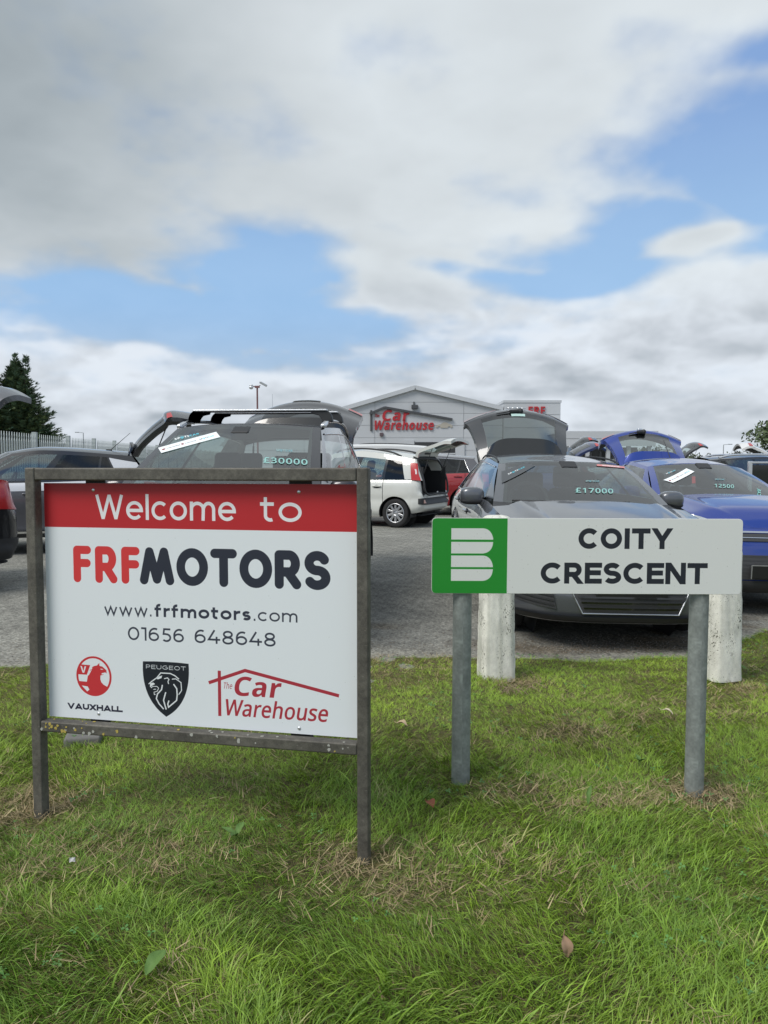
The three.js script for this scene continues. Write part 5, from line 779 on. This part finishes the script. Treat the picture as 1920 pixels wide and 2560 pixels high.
// ------------------------------------------------------------------ concrete bollards
{
  const N = 1024, seedTex = (s) => noiseTex(512, (a, b) => { const l = tn(a, b, 5, s), m = tn(a, b, 22, s + 1), f = tn(a, b, 110, s + 2), sp = tn(a, b, 62, s + 3), sp2 = tn(a, b, 150, s + 4), zone = tn(a, b, 6, s + 5); let k = 222 + 12 * l + 9 * m + 8 * f; let c = [k, k * 0.995, k * 0.95]; const st = Math.max(0, sp - 0.62 + 0.35 * zone) * 2.2 + Math.max(0, sp2 - 0.72 + 0.35 * zone) * 1.6; c = c.map((q, i) => lerp(q, [70, 70, 60][i], clamp(st) * 0.85 * sst(-0.5, 0.5, zone + 0.35))); const dr = Math.max(0, tn(a, 0.3, 14, s + 8) + 0.5 * tn(a, b, 5, s + 9)); c = c.map((q, i) => lerp(q, [128, 132, 120][i], 0.28 * clamp(dr))); return c; });
  const make = (p, w0, w1, h, name, label, s, ang) => {
    const g = thing(name, label, 'bollard', [p[0], -0.03, p[1]], ang, 'white concrete bollards in the verge'); const P = 40, geo = grid((u, v) => { const a = u * 2 * Math.PI, hh = h + 0.03; let y, k; if (v < 0.82) { y = v / 0.82 * (hh - 0.05); k = lerp(w0, w1, y / hh); } else { const t = (v - 0.82) / 0.18, q = t * Math.PI / 2; y = hh - 0.05 + 0.05 * Math.sin(q); k = w1 * (0.02 + 0.98 * Math.pow(Math.max(0, Math.cos(q)), 0.55)); } const n = 5, c = Math.cos(a), si = Math.sin(a), r = k / 2 / Math.pow(Math.abs(c) ** n + Math.abs(si) ** n, 1 / n), e = 0.0025 * vn(u * 40, y * 24, s); return V((r + e) * c, y, (r + e) * si); }, P * 2, 40);
    const uv = geo.attributes.uv; for (let i = 0; i < uv.count; i++) uv.setXY(i, uv.getX(i) * 2, uv.getY(i) * 2.1);
    obj('post', geo, new THREE.MeshStandardMaterial({ map: seedTex(s), roughness: 0.88 }), g);
  };
  const rb = at(1813, 1697, 4.74), lb = at(1244, 1712, 4.62);
  make([lb.x, -4.70], 0.212, 0.172, 1.015, 'concrete_bollard', 'white concrete bollard behind the green end of the street sign', 2, 0.15);
  make([rb.x, -4.82], 0.205, 0.178, 0.955, 'concrete_bollard', 'white concrete bollard with black specks behind the right end of the street sign', 3, 0.30);
}
// ------------------------------------------------------------------ warehouse
const font = await new FontLoader().loadAsync('fonts/droid/droid_sans_bold.typeface.json');
{
  const D = 50, base = gy(D), p = (x, y, d = D) => at(x, y, d);
  const clad = new THREE.MeshStandardMaterial({ color: new THREE.Color().setRGB(0.50, 0.515, 0.53), roughness: 0.55, metalness: 0.1 }), cladB = clad.clone(); cladB.color.setRGB(0.515, 0.53, 0.545);
  const edgeM = std([0.50, 0.52, 0.54], 0.5), dark = std([0.06, 0.063, 0.068], 0.6), redM = std([0.42, 0.022, 0.03], 0.45);
  const apex = p(1038, 966), eL = p(775, 1044), eR = p(1258, 1019), base0 = base;
  // gable outline: roof slopes from the apex down to both eaves (the left one runs on behind the SUV)
  const slopeL = (apex.y - eL.y) / (apex.x - eL.x), xl = -10.5, xr = eR.x + 0.02, yL = apex.y - slopeL * (apex.x - xl), roofAt = (x) => (x < apex.x ? lerp(yL, apex.y, (x - xl) / (apex.x - xl)) : lerp(apex.y, eR.y, (x - apex.x) / (xr - apex.x)));
  const g = thing('car_warehouse', 'grey clad warehouse with low gable and red lettering on its front', 'building', [0, base, -D]);
  obj('wall', box(xr - xl - 0.2, 3.0, 20, (xl + xr) / 2, 1.5, -10.3), clad, g);
  { const sh = new THREE.Shape(); sh.moveTo(xl + 0.1, 3); sh.lineTo(xr - 0.1, 3); sh.lineTo(xr - 0.1, roofAt(xr) - base - 0.15); sh.lineTo(apex.x, apex.y - base - 0.15); sh.lineTo(xl + 0.1, yL - base - 0.15); sh.closePath(); obj('gable_core', new THREE.ExtrudeGeometry(sh, { depth: 20, bevelEnabled: false }).translate(0, 0, -20.3), clad, g); }
  // cladding planks, one by one, with shadow joints
  const rowsY = [0, 0.95, 1.9, 2.72, 3.52, 4.3, 5.02, 5.9].map((q) => q), splits = [xl, -5.2, -0.6, p(1160, 1100).x, xr];
  for (let r = 0; r < rowsY.length - 1; r++) for (let k = 0; k < splits.length - 1; k++) {
    const y0 = rowsY[r] + 0.009, y1 = rowsY[r + 1] - 0.009, x0 = splits[k] + 0.012, x1 = splits[k + 1] - 0.012, n = 8, pts = [];
    for (let i = 0; i <= n; i++) { const x = lerp(x0, x1, i / n); pts.push([x, Math.min(y1, roofAt(x) - base - 0.05)]); }
    if (x0 < apex.x && x1 > apex.x) { pts.push([apex.x, Math.min(y1, apex.y - base - 0.05)]); pts.sort((a, b) => a[0] - b[0]); }
    const ok = pts.filter((q) => q[1] > y0 + 0.01); if (ok.length < 2) continue;
    const sh = new THREE.Shape(); sh.moveTo(ok[0][0], y0); sh.lineTo(ok[ok.length - 1][0], y0); for (let i = ok.length - 1; i >= 0; i--) sh.lineTo(ok[i][0], ok[i][1]); sh.closePath();
    obj('cladding_panel', new THREE.ExtrudeGeometry(sh, { depth: 0.04, bevelEnabled: false }).translate(0, 0, -0.28), (r + k) % 3 ? clad : cladB, g);
  }
  // verge flashings along the slopes and the parapet wing on the right
  const flash = (ax, ay, bx, by, w, z = -0.15) => { const a = Math.atan2(by - ay, bx - ax), l = Math.hypot(bx - ax, by - ay); return move(box(l, w, 0.26), (ax + bx) / 2, (ay + by) / 2 - base, z, 0, 0, a); };
  obj('verge_flashing', flash(xl, yL - 0.05, apex.x, apex.y - 0.05, 0.26), edgeM, g); obj('verge_flashing', flash(apex.x, apex.y - 0.05, xr, roofAt(xr) - 0.05, 0.26), edgeM, g);
  { const sh = new THREE.Shape(); sh.moveTo(xl - 0.2, yL - base - 0.06); sh.lineTo(apex.x, apex.y - base + 0.08); sh.lineTo(xr, roofAt(xr) - base + 0.06); sh.lineTo(xr, roofAt(xr) - base); sh.lineTo(apex.x, apex.y - base + 0.02); sh.lineTo(xl - 0.2, yL - base - 0.12); sh.closePath(); obj('roof', new THREE.ExtrudeGeometry(sh, { depth: 20.2, bevelEnabled: false }).translate(0, 0, -20.4), edgeM, g); }
  const wx0 = xr + 0.03, w1 = p(1402, 1004), wy = w1.y - base, wing = obj('parapet_wing', box(w1.x - wx0, wy, 9, (wx0 + w1.x) / 2, wy / 2, -4.55), clad, g);
  for (let r = 0; r < 6; r++) obj('cladding_panel', box(w1.x - wx0 - 0.03, wy / 6 - 0.03, 0.03, (wx0 + w1.x) / 2, wy / 12 + r * wy / 6, -0.02), r % 2 ? clad : cladB, wing);
  obj('parapet_cap', box(w1.x - wx0 + 0.1, 0.16, 9.1, (wx0 + w1.x) / 2, wy + 0.01, -4.52), edgeM, wing);
  // wordmark: letters stand on the wall
  const letters = (str, x, y, size, shear, width, parent, mat, depth = 0.07) => { let cx = 0; const parts = [], rel = []; for (const ch of str) { const q = new TextGeometry(ch, { font, size, depth, curveSegments: 5, bevelEnabled: true, bevelSize: 0.012 * size, bevelThickness: 0.012, bevelSegments: 1 }); const adv = font.data.glyphs[ch].ha / font.data.resolution * size; parts.push(q); rel.push(cx); cx += adv * 1.04; } const k = width / cx; parts.forEach((q, i) => { const m = new THREE.Matrix4().set(k, shear, 0, rel[i] * k, 0, 1, 0, 0, 0, 0, 1, 0, 0, 0, 0, 1); obj('letter', q.applyMatrix4(m).translate(x, y, -0.23), mat, parent); }); };
  const lg = new THREE.Group(); lg.name = 'wall_sign'; g.add(lg);
  const C = p(952, 1051), Wd = p(933, 1073), Th = p(937, 1042), cy = C.y - base, we = p(1085, 1073);
  letters('Car', C.x, cy, (p(0, 1025).y - p(0, 1051).y) * 1.02, 0.16, p(1022, 1040).x - C.x, lg, redM); letters('Warehouse', Wd.x, p(933, 1074).y - base, 0.60, 0.16, we.x - Wd.x, lg, redM); letters('The', Th.x, p(0, 1042).y - base, 0.2, 0.12, C.x - Th.x - 0.1, lg, redM, 0.03);
  { const a = p(928, 1025), b = p(928, 1077), q0 = p(924, 1034), q1 = p(962, 1018), q2 = p(1131, 1048), w = 0.14; obj('logo_roofline', [move(box(0.13, a.y - b.y, 0.08), a.x, (a.y + b.y) / 2 - base, -0.19), flash(q0.x, q0.y, q1.x, q1.y, w, -0.19).scale(1, 1, 1), flash(q1.x, q1.y, q2.x, q2.y, w, -0.185)], dark, lg); }
  { const a = p(1090, 1073), k = (p(1132, 1073).x - a.x), sh = new THREE.Shape(); sh.moveTo(0, 0.12 * k); sh.bezierCurveTo(0.02 * k, 0.3 * k, 0.2 * k, 0.28 * k, 0.3 * k, 0.3 * k); sh.bezierCurveTo(0.42 * k, 0.46 * k, 0.66 * k, 0.46 * k, 0.78 * k, 0.32 * k); sh.bezierCurveTo(0.98 * k, 0.3 * k, k, 0.2 * k, k, 0.12 * k); sh.lineTo(0.9 * k, 0.1 * k); sh.absarc(0.8 * k, 0.09 * k, 0.09 * k, 0, Math.PI, false); sh.lineTo(0.3 * k, 0.09 * k); sh.absarc(0.2 * k, 0.09 * k, 0.09 * k, 0, Math.PI, false); sh.closePath(); obj('car_emblem', new THREE.ExtrudeGeometry(sh, { depth: 0.04, bevelEnabled: false }).translate(a.x, a.y - base, -0.23), std([0.40, 0.37, 0.31], 0.7), lg); }
  { const a = p(1319, 1033), b = p(1364, 1021); letters('FRF', a.x, p(0, 1036).y - base, 0.50, 0, b.x - a.x, wing, redM); scene.traverse((o) => { if (o.parent === wing && o.name === 'letter') o.position.z = 0.24; }); obj('red_corner_panel', box(0.05, 1.0, 1.6, w1.x + 0.035, wy - 0.75, -1.2), redM, wing); }
  { const f = p(1037, 1015); obj('floodlight', [rbox(0.42, 0.26, 0.2, 0.03, f.x, f.y - base - 0.05, -0.12), box(0.08, 0.22, 0.08, f.x - 0.05, f.y - base + 0.18, -0.2)], dark, g); const a = p(954, 1086); obj('alarm_box', [rbox(0.24, 0.24, 0.14, 0.04, a.x, a.y - base, -0.16)], std([0.10, 0.07, 0.08], 0.5), g); }
  { const d0 = p(1036, 1105), d1 = p(1139, 1105), t = d0.y - base, dw = obj('shutter_door', box(d1.x - d0.x, t, 0.05, (d0.x + d1.x) / 2, t / 2, -0.20), MT.gloss, g); for (const [fx, fw] of [[d0.x - 0.35, 0.7], [d1.x + 0.3, 0.6]]) obj('door_surround', box(fw, t + 0.12, 0.09, fx, (t + 0.12) / 2, -0.19), clad, dw); obj('door_rail', box(d1.x - d0.x - 0.02, 0.09, 0.08, (d0.x + d1.x) / 2, t - 0.75, -0.17), clad, dw); obj('door_glass', box(1.6, t - 1.0, 0.02, d0.x + 1.0, (t - 1) / 2, -0.165), MT.tint, dw); }
  // small side window panel at the left
  const sw = p(972, 1118); obj('wall_panel', box(1.1, 0.8, 0.05, sw.x - 1.6, sw.y - base - 0.3, -0.2), cladB, g);
  // lower showroom on the right
  const g2 = thing('showroom', 'low flat roofed grey showroom to the right of the gable', 'building', [0, gy(47), -47]), q0 = at(1400, 1079, 47), q1 = at(1640, 1074, 47), fb = at(1400, 1115, 47), b2 = gy(47), hh = q0.y - b2, fl = fb.y - b2;
  obj('roof', box(q1.x - q0.x + 0.3, 0.12, 12, (q0.x + q1.x) / 2, hh - 0.02, -6), edgeM, g2);
  for (let r = 0; r < 2; r++) obj('fascia_panel', box(q1.x - q0.x, (hh - fl) / 2 - 0.03, 0.25, (q0.x + q1.x) / 2, fl + (hh - fl) * (0.25 + 0.5 * r), -0.1), r ? clad : cladB, g2);
  obj('wall', box(q1.x - q0.x - 0.2, fl, 0.3, (q0.x + q1.x) / 2, fl / 2, -3.2), std([0.10, 0.105, 0.11], 0.6), g2);
  for (let k = 0; k < 5; k++) { const x = lerp(q0.x + 0.5, q1.x - 0.3, k / 4); obj('column', box(0.22, fl, 0.22, x, fl / 2, -0.3), clad, g2); if (k < 4) obj('window', box((q1.x - q0.x) / 4 - 0.7, fl - 0.5, 0.05, x + (q1.x - q0.x) / 8 - 0.1, fl / 2, -3.02), MT.gloss, g2); }
}
// ------------------------------------------------------------------ palisade fence
{
  const A = [-7.62, -12.9], Bp = [-15.2, -78], h = 1.93, len = Math.hypot(Bp[0] - A[0], Bp[1] - A[1]), dirx = (Bp[0] - A[0]) / len, dirz = (Bp[1] - A[1]) / len, ang = Math.atan2(-dirz, dirx);
  const g = thing('palisade_fence', 'galvanised palisade fence with pointed pales along the left boundary', 'fence', [A[0], gy(12.9), A[1]], ang), slope = (gy(78) - gy(12.9)) / len;
  const m = std([0.40, 0.44, 0.43], 0.5, { metalness: 0.3 }), pale = () => { const sh = new THREE.Shape(); sh.moveTo(-0.034, 0.12); sh.lineTo(0.034, 0.12); sh.lineTo(0.034, h - 0.16); sh.lineTo(0.018, h - 0.1); sh.lineTo(0.020, h - 0.05); sh.lineTo(0, h + 0.03); sh.lineTo(-0.020, h - 0.05); sh.lineTo(-0.018, h - 0.1); sh.lineTo(-0.034, h - 0.16); sh.closePath(); return new THREE.ExtrudeGeometry(sh, { depth: 0.014, bevelEnabled: false }); };
  const pg = pale(), far = [], n = Math.floor(len / 0.152);
  for (let i = 0; i < n; i++) { const s = i * 0.152 + 0.04; if (i % 18 === 0) continue; if (i < 170) { const q = obj('pale', pg, m, g); q.position.set(s, s * slope, 0); } else far.push(pg.clone().translate(s, s * slope, 0)); }
  const fm = obj('distant_pales', far, m, g); fm.userData.kind = 'stuff';
  for (let i = 0; i < n; i += 18) obj('fence_post', box(0.12, h + 0.08, 0.10, i * 0.152 + 0.04, (h + 0.08) / 2 + i * 0.152 * slope, -0.06), m, g);
  for (const y of [0.45, h - 0.52]) obj('fence_rail', move(box(len, 0.05, 0.05), len / 2, y + len * slope / 2, -0.03, 0, 0, Math.atan(slope)), m, g);
}
// ------------------------------------------------------------------ trees and hedge
function foliageCard(kind) {   // small spray of leaves, real faces
  const P = [], I = []; const tri = (a, b, c) => { const k = P.length / 3; P.push(...a, ...b, ...c); I.push(k, k + 1, k + 2); };
  if (kind === 'conifer') for (let i = 0; i < 11; i++) { const a = rr(-0.75, 0.75), l = rr(0.6, 1.25), y = rr(-0.10, 0.2), w = 0.085; const ex = Math.cos(a) * l, ez = Math.sin(a) * l; tri([-w * Math.sin(a) * 0.4, -0.03, w * Math.cos(a) * 0.4], [ex * 0.55 + w * Math.sin(a), y * 0.5, ez * 0.55 - w * Math.cos(a)], [ex, y, ez]); tri([w * Math.sin(a) * 0.4, 0.03, -w * Math.cos(a) * 0.4], [ex * 0.5 - w * Math.sin(a), y * 0.4, ez * 0.5 + w * Math.cos(a)], [ex * 0.9, y + 0.05, ez * 0.9]); }
  else for (let i = 0; i < 12; i++) { const c = [rr(-0.5, 0.5), rr(-0.4, 0.4), rr(-0.5, 0.5)], a = rr(0, 6.28), b = rr(-0.8, 0.8), l = 0.19, w = 0.09; const dx = Math.cos(a) * Math.cos(b), dy = Math.sin(b), dz = Math.sin(a) * Math.cos(b), sx = -Math.sin(a), sz = Math.cos(a); tri([c[0] - dx * l, c[1] - dy * l, c[2] - dz * l], [c[0] + sx * w, c[1], c[2] + sz * w], [c[0] + dx * l, c[1] + dy * l, c[2] + dz * l]); tri([c[0] - dx * l, c[1] - dy * l, c[2] - dz * l], [c[0] - sx * w, c[1], c[2] - sz * w], [c[0] + dx * l, c[1] + dy * l, c[2] + dz * l]); }
  const g = new THREE.BufferGeometry(); g.setAttribute('position', new THREE.Float32BufferAttribute(P, 3)); g.setIndex(I); g.computeVertexNormals(); return g;
}
function scatter(name, geo, mat, list, parent) {   // list of [position, quaternion, scale, colour]
  const im = new THREE.InstancedMesh(geo, mat, list.length), M = new THREE.Matrix4(), s = V(1, 1, 1), c = new THREE.Color(); im.name = name; im.userData.kind = 'stuff'; im.castShadow = im.receiveShadow = true;
  list.forEach(([p, q, k, col], i) => { im.setMatrixAt(i, M.compose(p, q, s.setScalar(k))); im.setColorAt(i, c.setRGB(...col)); }); parent.add(im); return im;
}
const bark = std([0.09, 0.07, 0.055], 0.95), leafM = std([1, 1, 1], 0.65, { side: THREE.DoubleSide });
{
  const own = seed; seed = 2024;
  const card = foliageCard('conifer');
  const conifer = (label, x, z, h, rBase, lead) => {
    const g = thing('conifer_tree', label, 'tree', [x, gy(-z), z], 0, 'conifers behind the palisade fence');
    obj('trunk', tube([[0, 0, 0], [0.05, h * 0.4, 0.02], [0, h * 0.97, 0]], 0.16, 12, 8), bark, g);
    const list = [], br = [], q = new THREE.Quaternion(), e = new THREE.Euler();
    for (let i = 0; i < 1150; i++) {
      const t = Math.pow(rnd(), 1.05), y = h * (0.10 + 0.89 * t), R = (rBase * Math.pow(1 - t, 0.9) * (0.86 + 0.2 * vn(y * 1.3, i % 7, 3)) + 0.12) * rr(0.8, 1.12), a = rnd() * 6.283, up = lerp(0.12, 0.75, t) + rr(-0.1, 0.2), bx = Math.cos(a), bz = Math.sin(a), n = Math.max(3, Math.round(R * 7));
      if (R > 0.5 && i % 3 === 0) br.push(rod(V(0, y - R * up * 0.8, 0), V(bx * R * 0.8, y, bz * R * 0.8), 0.035, 0.012, 5));
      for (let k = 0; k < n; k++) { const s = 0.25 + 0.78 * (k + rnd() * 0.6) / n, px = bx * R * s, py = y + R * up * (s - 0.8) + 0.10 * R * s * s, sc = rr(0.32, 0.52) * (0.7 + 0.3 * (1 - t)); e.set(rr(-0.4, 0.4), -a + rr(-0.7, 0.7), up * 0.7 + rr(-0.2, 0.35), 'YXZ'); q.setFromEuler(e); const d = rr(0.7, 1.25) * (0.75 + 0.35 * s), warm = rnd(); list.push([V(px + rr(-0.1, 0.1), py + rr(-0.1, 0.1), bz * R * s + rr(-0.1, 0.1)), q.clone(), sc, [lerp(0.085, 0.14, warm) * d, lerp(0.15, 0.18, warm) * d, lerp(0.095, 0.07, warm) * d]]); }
    }
    for (const [dx, dz, hh] of lead) { br.push(rod(V(dx * 0.7, h * 0.6, dz * 0.7), V(dx, hh, dz), 0.05, 0.012, 5)); for (let k = 0; k < 60; k++) { const s = rnd(), y = lerp(h * 0.8, hh, s), R = 0.42 * (1 - s) + 0.05, a = rnd() * 6.28; e.set(0, -a, rr(0.6, 1.2), 'YXZ'); q.setFromEuler(e); list.push([V(dx * lerp(0.85, 1, s) + Math.cos(a) * R, y, dz + Math.sin(a) * R), q.clone(), rr(0.25, 0.4), [0.08, 0.13, 0.07]]); } }
    obj('branches', br, bark, g); scatter('crown', card, leafM, list, g);
  };
  conifer('tall conifer at the left edge behind the fence, the higher of the two', -30.6, -58, 9.9, 3.9, [[1.3, 0.4, 9.5]]);
  conifer('broad dark conifer just right of the tallest tree, behind the fence', -28.5, -60, 8.8, 4.1, [[0.95, 0.3, 9.1], [0.2, 0.5, 9.2]]);
  // loose tree at the right edge
  {
    const g = thing('broadleaf_tree', 'loose dark green tree cut by the right edge behind the parked cars', 'tree', [23.4, gy(43), -43]); const card2 = foliageCard('leaf'), list = [], br = [], q = new THREE.Quaternion(), e = new THREE.Euler();
    obj('trunk', tube([[0, 0, 0], [0.1, 1.6, 0], [-0.1, 3.2, 0.1], [0, 5, 0]], 0.17, 12, 8), bark, g);
    for (let i = 0; i < 46; i++) { const a = rnd() * 6.283, el = rr(-0.15, 1.35), R = rr(1.4, 2.6) * (el > 1 ? 0.9 : 1), sx = Math.cos(a) * Math.cos(el) * R, sy = 2.2 + Math.sin(el) * R * 0.95, sz = Math.sin(a) * Math.cos(el) * R; br.push(tube([V(0, 1.4 + rnd() * 1.6, 0), V(sx * 0.5, lerp(2.2, sy, 0.55), sz * 0.5), V(sx, sy, sz)], 0.03, 6, 4)); const n = 26; for (let k = 0; k < n; k++) { const s = rr(0.5, 1.08), j = 0.36; e.set(rr(0, 6), rr(0, 6), rr(0, 6)); q.setFromEuler(e); const d = rr(0.6, 1.4); list.push([V(sx * s + rr(-j, j), lerp(2.2, sy, s) + rr(-j, j), sz * s + rr(-j, j)), q.clone(), rr(0.5, 0.85), [0.085 * d, 0.12 * d, 0.055 * d]]); } }
    obj('branches', br, bark, g); scatter('crown', card2, leafM, list, g);
  }
  // scrub and far trees along the horizon
  {
    const card2 = foliageCard('leaf'), list = [], q = new THREE.Quaternion(), e = new THREE.Euler();
    for (let i = 0; i < 5200; i++) { const t = rnd(), x = lerp(-31, 8, t), z = -lerp(74, 100, rnd()) - (x < -20 ? 0 : 8), h = (1.7 + 0.8 * vn(x * 0.35, 3) + 0.5 * vn(x * 1.3, 8)) * (x > -8 ? 0.8 : 1); e.set(rr(0, 6), rr(0, 6), rr(0, 6)); q.setFromEuler(e); const d = rr(0.7, 1.3), y = Math.sqrt(rnd()) * h; list.push([V(x, gy(-z) + y, z), q.clone(), rr(0.7, 1.2), [0.05 * d, 0.068 * d, 0.03 * d]]); }
    for (let i = 0; i < 2600; i++) { const x = rr(8, 75), z = -rr(92, 104), h = 2.0 + 0.9 * vn(x * 0.3, 13) + 0.5 * vn(x * 1.1, 5); e.set(rr(0, 6), rr(0, 6), rr(0, 6)); q.setFromEuler(e); const d = rr(0.7, 1.3); list.push([V(x, gy(-z) + Math.sqrt(rnd()) * h, z), q.clone(), rr(0.8, 1.3), [0.05 * d, 0.066 * d, 0.03 * d]]); }
    const im = scatter('hedgerow', card2, leafM, list, scene); tag(im, 'low far hedge and scrub along the back of the yard', 'hedge', null, 'stuff');
  }
  seed = own;
}
// ------------------------------------------------------------------ poles
{
  const d = 46, p = at(643, 968, d), g = thing('camera_pole', 'dark red pole with two security cameras behind the SUV', 'pole', [p.x, gy(d), -d]), m = std([0.19, 0.09, 0.09], 0.6), h = p.y - gy(d);
  obj('mast', rod(V(0, 0, 0), V(0, h, 0), 0.06, 0.05, 12), m, g); obj('mast_head', box(0.28, 0.12, 0.18, 0, h + 0.02, 0), m, g);
  obj('camera_arm', [rod(V(0, h, 0), V(-0.28, h + 0.06, 0.1), 0.025)], m, g); obj('dome_camera', [superell(0.13, 0.12, 0.13, 1, 1).translate(-0.34, h - 0.02, 0.1), rbox(0.2, 0.1, 0.2, 0.04, -0.34, h + 0.1, 0.1)], MT.rail, g);
  obj('camera_arm', [rod(V(0, h, 0), V(0.2, h + 0.1, 0.1), 0.025)], m, g); obj('box_camera', move(rbox(0.5, 0.14, 0.15, 0.03), 0.38, h + 0.18, 0.12, 0, 0.2, -0.5), MT.rail, g);
  const q = at(681, 985, 58), g2 = thing('thin_mast', 'thin far mast standing to the right of the camera pole', 'mast', [q.x, gy(58), -58]); obj('mast', rod(V(0, 0, 0), V(0, q.y - gy(58), 0), 0.03, 0.012, 6), std([0.35, 0.37, 0.4], 0.6), g2);
  for (const [x, y, dd, s, lab] of [[208, 1082, 88, -1, 'far street lamp above the fence, its arm pointing left'], [1809, 1112, 84, 1, 'far street lamp between the parked cars on the right, its arm pointing right']]) { const t = at(x, y, dd), l = thing('street_lamp', lab, 'street lamp', [t.x, gy(dd), -dd], 0, 'far street lamps'), hh = t.y - gy(dd), gm = std([0.30, 0.32, 0.34], 0.6); obj('lamp_post', rod(V(0, 0, 0), V(0, hh, 0), 0.07, 0.045, 8), gm, l); obj('lamp_arm', rod(V(0, hh, 0), V(s * 0.55, hh + 0.06, 0), 0.03, 0.03, 6), gm, l); obj('lamp_head', rbox(0.45, 0.09, 0.16, 0.03, s * 0.72, hh + 0.06, 0), gm, l); }
}
// ------------------------------------------------------------------ small things in the grass
{
  const own = seed; seed = 66; const gp = (x, y) => { const c = Math.cos(-3.246 * D2R), s = Math.sin(-3.246 * D2R), dx = (x - 960) / 1922, dy = -(y - 1280) / 1922, ry = dy * c + s, rz = dy * s - c, t = -1.28 / ry; return V(dx * t, 0, rz * t); };
  const leaf = (l, w, curl, seedv) => grid((u, v) => { const t = v, half = w * Math.pow(Math.sin(Math.PI * Math.min(1, t * 0.93 + 0.04)), 0.8), q = u * 2 - 1; return V(q * half, curl * Math.sin(t * 3) * l * 0.5 + Math.abs(q) * half * 0.5 + 0.003 * vn(u * 5, v * 6, seedv), (t - 0.5) * l); }, 6, 10);
  const fallen = [[1413, 2385, 0.05, 0.016, [0.28, 0.18, 0.11], 'brown fallen leaf standing in the near grass', 1.1, 0.2], [1005, 1826, 0.055, 0.02, [0.50, 0.38, 0.24], 'tan curled leaf on the grass between the two signs', 0.2, 1.3], [1668, 1776, 0.06, 0.014, [0.52, 0.46, 0.32], 'pale dry leaf below the word crescent', 0.2, 0.9], [1074, 2003, 0.05, 0.02, [0.24, 0.08, 0.04], 'rust red leaf left of the dry patch between the signs', 0.1, 0.5]];
  for (const [x, y, l, w, c, lab, pitch, ry] of fallen) { const p = gp(x, y), g = thing('fallen_leaf', lab, 'leaf', [p.x, lawnY(p.x, p.z) + 0.035, p.z], ry); obj('leaf_blade', leaf(l, w, 0.35, x).rotateX(pitch), std(c, 0.8, { side: THREE.DoubleSide }), g); obj('leaf_stalk', rod(V(0, 0, -l * 0.5), V(0.004, 0.004, -l * 0.75), 0.0012).rotateX(pitch), std(c, 0.9), g); }
  const dock = [[365, 2462, 0.075, 0.02, 0.28, 'broad green leaf lying in the near grass at bottom left'], [1470, 2020, 0.07, 0.009, 1.15, 'narrow upright leaf in the grass right of centre'], [590, 2085, 0.06, 0.013, 0.45, 'small rosette of weed leaves below the welcome sign'], [1600, 1890, 0.04, 0.010, 0.6, 'small weed leaf between the two street sign posts']];
  for (const [x, y, l, w, pitch, lab] of dock) { const p = gp(x, y), g = thing('weed', lab, 'weed', [p.x, lawnY(p.x, p.z) + 0.03, p.z], rr(-0.6, 0.6)), n = l > 0.065 ? 1 : 3; for (let k = 0; k < n; k++) obj('leaf', leaf(l, w, 0.12, k).translate(0, 0, -l / 2).rotateX(pitch).rotateY(k * 1.7), std([0.10, 0.19, 0.04], 0.7, { side: THREE.DoubleSide }), g); }
  const sp = gp(212, 1849), slab = thing('stone_slab', 'flat grey stone half sunk in the grass behind the welcome sign', 'stone', [sp.x, lawnY(sp.x, sp.z) + 0.012, sp.z], 0.25); const sg = rbox(0.16, 0.05, 0.12, 0.012, 0, 0, 0, 4), pp = sg.attributes.position; for (let i = 0; i < pp.count; i++) { const q = 1 + 0.12 * vn(pp.getX(i) * 22, pp.getZ(i) * 22, 4); pp.setXYZ(i, pp.getX(i) * q, pp.getY(i) + 0.004 * vn(pp.getX(i) * 40, pp.getZ(i) * 40, 9), pp.getZ(i) * q); } sg.computeVertexNormals(); obj('slab', sg, std([0.16, 0.155, 0.145], 0.95), slab);
  const lp = gp(181, 2160), lit = thing('paper_scrap', 'small pale scrap of paper in the grass at lower left', 'litter', [lp.x, lawnY(lp.x, lp.z) + 0.03, lp.z], 0.4); obj('scrap', grid((u, v) => V((u - 0.5) * 0.018, 0.006 * vn(u * 4, v * 4, 3), (v - 0.5) * 0.014), 5, 5).rotateX(0.7), std([0.55, 0.54, 0.52], 0.8, { side: THREE.DoubleSide }), lit);
  // dead grass clumps at the foot of the left bollard
  const bp = gp(1270, 1725), clump = []; for (let i = 0; i < 26; i++) { const a = rr(-0.6, 2.4), l = rr(0.05, 0.14), x = rr(-0.05, 0.1), z = rr(-0.04, 0.05); clump.push(tube([V(x, 0, z), V(x + Math.cos(a) * l * 0.4, l * 0.55, z + Math.sin(a) * l * 0.4), V(x + Math.cos(a) * l, l * rr(0.1, 0.5), z + Math.sin(a) * l)], 0.0016, 5, 3)); }
  const cm = obj('dead_grass', clump, std([0.30, 0.24, 0.15], 1)); cm.position.set(bp.x, lawnY(bp.x, bp.z), bp.z); tag(cm, 'dead brown grass stalks at the foot of the left bollard', 'dead grass', null, 'stuff');
  seed = own;
}
renderer.render(scene, camera);
